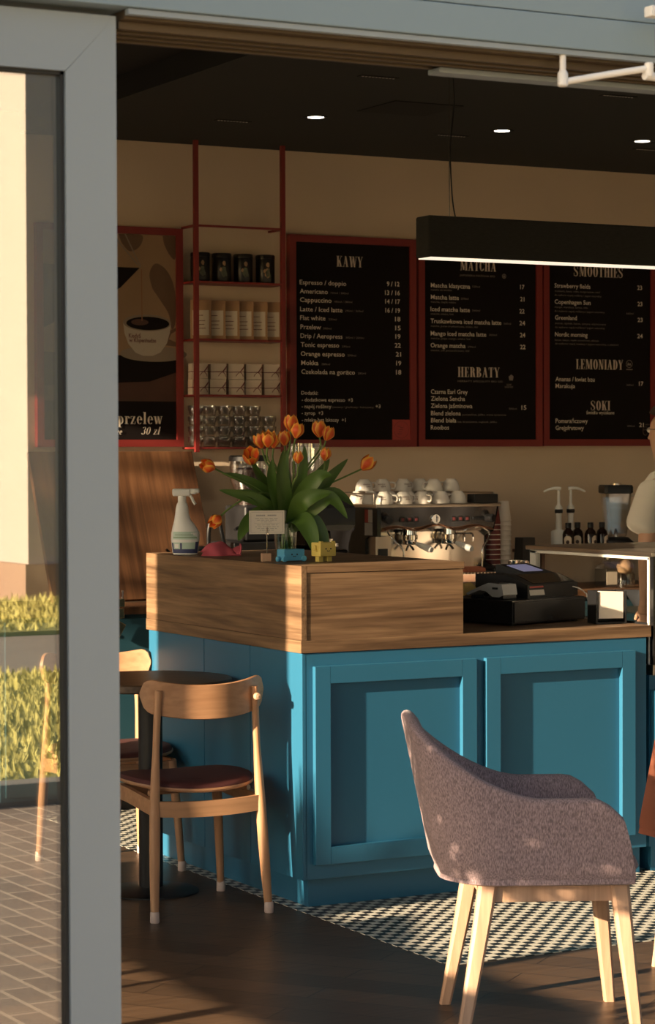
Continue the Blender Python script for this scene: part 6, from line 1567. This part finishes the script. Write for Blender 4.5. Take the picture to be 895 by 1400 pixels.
MB().tube(bez([(0.068, 0, 0.27), (0.118, 0, 0.272), (0.124, 0, 0.24), (0.095, 0, 0.15), (0.062, 0, 0.10)], 6), 0.008, 10).build('handle', 'glass_ware', bl_)
# jars seen through the case glass
jr = thing('storage_jar', 'glass storage jar with a cork ball lid seen through the display case', 'jar', (7.005, 9.86, CT+0.0005))
MB().lathe([(0.0, 0.004), (0.045, 0.004), (0.05, 0.0), (0.052, 0.01), (0.052, 0.07), (0.045, 0.078), (0.043, 0.074), (0.049, 0.066), (0.049, 0.012), (0.0, 0.008)], seg=30, cap=False).build('glass_body', 'glass_ware', jr)
MB().sphere((0, 0, 0.105), 0.042, 20, 12).build('cork_ball', 'cork', jr)
jr = thing('swing_bottle', 'square clear glass bottle with a chrome neck seen through the display case', 'bottle', (6.885, 9.85, CT+0.0005))
MB().loft([sq(0.62, 0.0), sq(0.66, 0.006), sq(0.66, 0.10), sq(0.45, 0.120), sq(0.24, 0.128), sq(0.22, 0.15)], cap=False).build('glass_body', 'glass_ware', jr, angle=20)
MB().lathe([(0.017, 0.145), (0.017, 0.172), (0.0, 0.174)], seg=18).build('neck_cap', 'chrome', jr)
MB().box((-0.032, -0.0475, 0.02), (0.032, -0.0463, 0.085)).build('label_sticker', 'label_cream', jr, smooth=False)

# ================================================================== door closer and rail on the header
dcz = thing('door_closer', 'white door arm with two rods under the grey header', 'door closer', (2.845, 4.232, 2.388))
MB().lathe([(0.009, 0.0), (0.0115, 0.003), (0.0115, 0.027), (0.008, 0.034)], (0, 0, 0), 20).tube([(0, 0, 0.025), (0, 0, 0.0675)], 0.007, 10).build('pivot', 'white_metal', dcz)
MB().tube([(0.0, 0, 0.010), (0.10, -0.020, 0.030), (0.19, -0.050, 0.046)], [0.0075, 0.0075, 0.0075], 12).build('main_arm', 'white_metal', dcz)
MB().lathe([(0.009, -0.018), (0.010, -0.016), (0.010, 0.010), (0.008, 0.012)], (0.19, -0.050, 0.046), 18).build('elbow', 'white_metal', dcz)
MB().tube([(0.180, -0.048, 0.030), (0.30, -0.030, 0.030), (0.46, 0.03, 0.036)], 0.0095, 12).build('link_rod', 'white_metal', dcz)
MB().box((0.44, 0.02, 0.02), (0.50, 0.09, 0.075), 0.004).build('link_bracket', 'white_metal', dcz)
gr_ = thing('header_rail', 'short pale metal rail fixed on the header face', 'rail', (3.005, 4.2155, 2.548))
MB().box((0, -0.085, -0.012), (0.60, -0.055, 0.012), 0.004).build('bar', 'white_metal', gr_)
for x in (0.15, 0.45): MB().box((x-0.015, -0.056, -0.010), (x+0.015, 0.0, 0.010), 0.002).build('bracket', 'white_metal', gr_)

# brass clasp hanging on the back counter edge below the leaning board
bcz = thing('metal_clasp', 'shiny brass coloured hinged clasp on the back counter edge', 'clasp', (4.118, 9.70, 0.845))
q = MB()
q.box((-0.004, -0.02, 0.03), (0.044, 0.018, 0.075), 0.003).box((-0.012, -0.024, 0.08), (0.046, 0.018, 0.118), 0.003)
q.tube([(0.0, -0.01, 0.02), (-0.02, -0.02, -0.01), (-0.05, -0.02, -0.03)], 0.009, 10)
q.box((-0.03, -0.03, -0.045), (0.05, 0.015, 0.0), 0.004, rot=(0, R(-60), 0))
q.tube(arc((-0.06, -0.03), 0.02, 0, 330, 14) and [(-0.06+0.018*math.cos(k*0.4), -0.02, -0.05+0.018*math.sin(k*0.4)) for k in range(15)], 0.004, 8)
q.build('clasp_body', 'brass', bcz)
q = MB()
for k in range(5): q.tube([(-0.05+0.022*k, -0.01, 0.118+0.006*(k % 2)), (-0.05+0.022*k, -0.015, 0.155-0.01*(k % 2))], 0.006, 8)
q.build('clasp_pins', 'chrome', bcz)

# ================================================================== barista behind the display case
pr_ = thing('person', 'barista in a white T-shirt and thin glasses behind the display case', 'person', (6.645, 8.95, 0), R(116))
def skin_obj(name, verts, edges, radii, m_, parent, root=0, lev=2):
    me = bpy.data.meshes.new(name); me.from_pydata(verts, edges, []); me.materials.append(M[m_])
    o = bpy.data.objects.new(name, me); COL.objects.link(o); o.parent = parent
    sk = o.modifiers.new('skin', 'SKIN'); sk.use_smooth_shade = True
    sv = me.skin_vertices[0].data if len(me.skin_vertices) else None
    if sv is None:
        me.skin_vertices.new(); sv = me.skin_vertices[0].data
    for i, r_ in enumerate(radii):
        sv[i].radius = r_ if hasattr(r_, '__len__') else (r_, r_); sv[i].use_root = (i == root)
    sb = o.modifiers.new('smooth', 'SUBSURF'); sb.levels = lev; sb.render_levels = lev
    return o
# local: faces +x, left side is +y (towards the camera after the turn)
V = []; E_ = []; Rr = []
def nd_(p, r_, frm=None):
    V.append(p); Rr.append(r_); i = len(V)-1
    if frm is not None: E_.append((frm, i))
    return i
pel = nd_((0, 0, 0.98), (0.14, 0.11)); wst = nd_((0.01, 0, 1.12), (0.13, 0.10), pel); chs = nd_((0.02, 0, 1.32), (0.155, 0.115), wst); shl = nd_((0.01, 0, 1.46), (0.10, 0.08), chs)
nk_ = nd_((0.02, 0, 1.545), 0.055, shl); hd1 = nd_((0.045, 0, 1.63), (0.072, 0.082), nk_); hd2 = nd_((0.05, 0, 1.72), (0.078, 0.092), hd1); hd3 = nd_((0.035, 0, 1.79), (0.058, 0.066), hd2)
for s in (1, -1):
    sh_ = nd_((0.01, s*0.175, 1.46), 0.062, shl); el = nd_((0.02, s*0.245, 1.18), 0.043, sh_); wr = nd_((0.03, s*0.24, 0.95), 0.027, el); pm = nd_((0.035, s*0.238, 0.865), (0.020, 0.032), wr)
    for k, (dy, ln) in enumerate(((0.026, 0.062), (0.009, 0.072), (-0.008, 0.068), (-0.024, 0.052))):
        f1 = nd_((0.040+dy, s*0.238, 0.825), 0.0095, pm); f2_ = nd_((0.044+dy*1.1, s*0.232, 0.825-ln*0.5), 0.0085, f1); nd_((0.044+dy*1.1, s*0.220, 0.825-ln*0.9), 0.007, f2_)
    t1 = nd_((0.072, s*0.232, 0.865), 0.0105, pm); nd_((0.090, s*0.222, 0.83), 0.0085, t1)
    hp = nd_((0, s*0.095, 0.92), 0.095, pel); kn = nd_((0.02, s*0.11, 0.50), 0.060, hp); an = nd_((-0.01, s*0.12, 0.09), 0.040, kn); nd_((0.12, s*0.13, 0.035), 0.035, an)
skin_obj('body', V, E_, Rr, 'skin', pr_)
# shirt: torso, short sleeves
V = []; E_ = []; Rr = []
a = nd_((0, 0, 0.93), (0.172, 0.145)); b_ = nd_((0.01, 0, 1.14), (0.165, 0.132), a); c_ = nd_((0.02, 0, 1.33), (0.178, 0.138), b_); d_ = nd_((0.012, 0, 1.47), (0.115, 0.092), c_); nd_((0.02, 0, 1.525), (0.064, 0.066), d_)
for s in (1, -1):
    e_ = nd_((0.01, s*0.178, 1.462), 0.078, d_); f_ = nd_((0.035, s*0.235, 1.30), 0.083, e_); nd_((0.048, s*0.262, 1.225), 0.088, f_)
skin_obj('tshirt', V, E_, Rr, 'tshirt', pr_)
V = []; E_ = []; Rr = []
a = nd_((0, 0, 1.0), (0.165, 0.135))
for s in (1, -1):
    e_ = nd_((0, s*0.098, 0.88), 0.110, a); f_ = nd_((0.02, s*0.112, 0.50), 0.078, e_); nd_((-0.01, s*0.12, 0.10), 0.066, f_)
skin_obj('trousers', V, E_, Rr, 'trousers', pr_)
for s in (1, -1):
    MB().loft([[(x, s*0.13+y*k, z) for x, y in ((-0.075, -0.03), (-0.075, 0.03), (0.10, 0.045), (0.185, 0.03), (0.20, 0.0), (0.185, -0.03), (0.10, -0.045))] for z, k in ((0.0, 1.0), (0.03, 1.02), (0.075, 0.75))]).build('shoe', 'trousers', pr_)
# hair cap with a short fringe, ears, nose, eyes, mouth
rows = []
for i in range(13):
    t = i/12; row = []
    for k in range(28):
        a = 2*PI*k/28; front = math.cos(a)
        lim = 0.30+0.42*(0.5+0.5*front)     # hairline is higher at the face
        ph = (PI*0.5-0.02)*(1-t)+(-0.35+lim*1.25)*t*1.0
        rr = 0.104*math.cos(ph)
        row.append((0.030+1.08*rr*math.cos(a), 0.92*rr*math.sin(a), 1.735+0.118*math.sin(ph)))
    rows.append(row)
MB().loft(rows, cap=False).build('hair', 'hair', pr_, angle=80)
for s in (1, -1):
    MB().sphere((0.022, s*0.084, 1.70), 0.020, 12, 8, (0.75, 0.35, 1.5)).build('ear', 'skin', pr_)
    MB().sphere((0.118, s*0.032, 1.712), 0.0125, 12, 8).build('eye', 'paper_white', pr_)
    MB().sphere((0.129, s*0.032, 1.712), 0.0045, 10, 6).build('pupil', 'toy_face', pr_)
    MB().box((0.122, s*0.032-0.016, 1.735), (0.132, s*0.032+0.016, 1.740), 0.002).build('eyebrow', 'hair', pr_)
MB().loft([[(x, y, z) for x, y in ((0.112, -0.008*k), (0.112+0.024*k, -0.005*k), (0.112+0.024*k, 0.005*k), (0.112, 0.008*k))] for z, k in ((1.668, 1.0), (1.676, 1.25), (1.70, 0.7), (1.725, 0.4))]).build('nose', 'skin', pr_)
MB().box((0.108, -0.022, 1.642), (0.120, 0.022, 1.650), 0.003).build('mouth', 'sticker_red', pr_)
gl_ = MB()
for s in (1, -1):
    gl_.tube([(0.138, s*0.034+0.024*math.cos(k*2*PI/20), 1.708+0.020*math.sin(k*2*PI/20)) for k in range(20)], 0.0018, 6, closed=True)
    gl_.tube([(0.138, s*0.058, 1.712), (0.10, s*0.082, 1.716), (0.01, s*0.090, 1.712)], 0.0018, 6)
gl_.tube([(0.138, -0.011, 1.712), (0.141, 0, 1.715), (0.138, 0.011, 1.712)], 0.0018, 6)
gl_.build('glasses', 'hair', pr_)
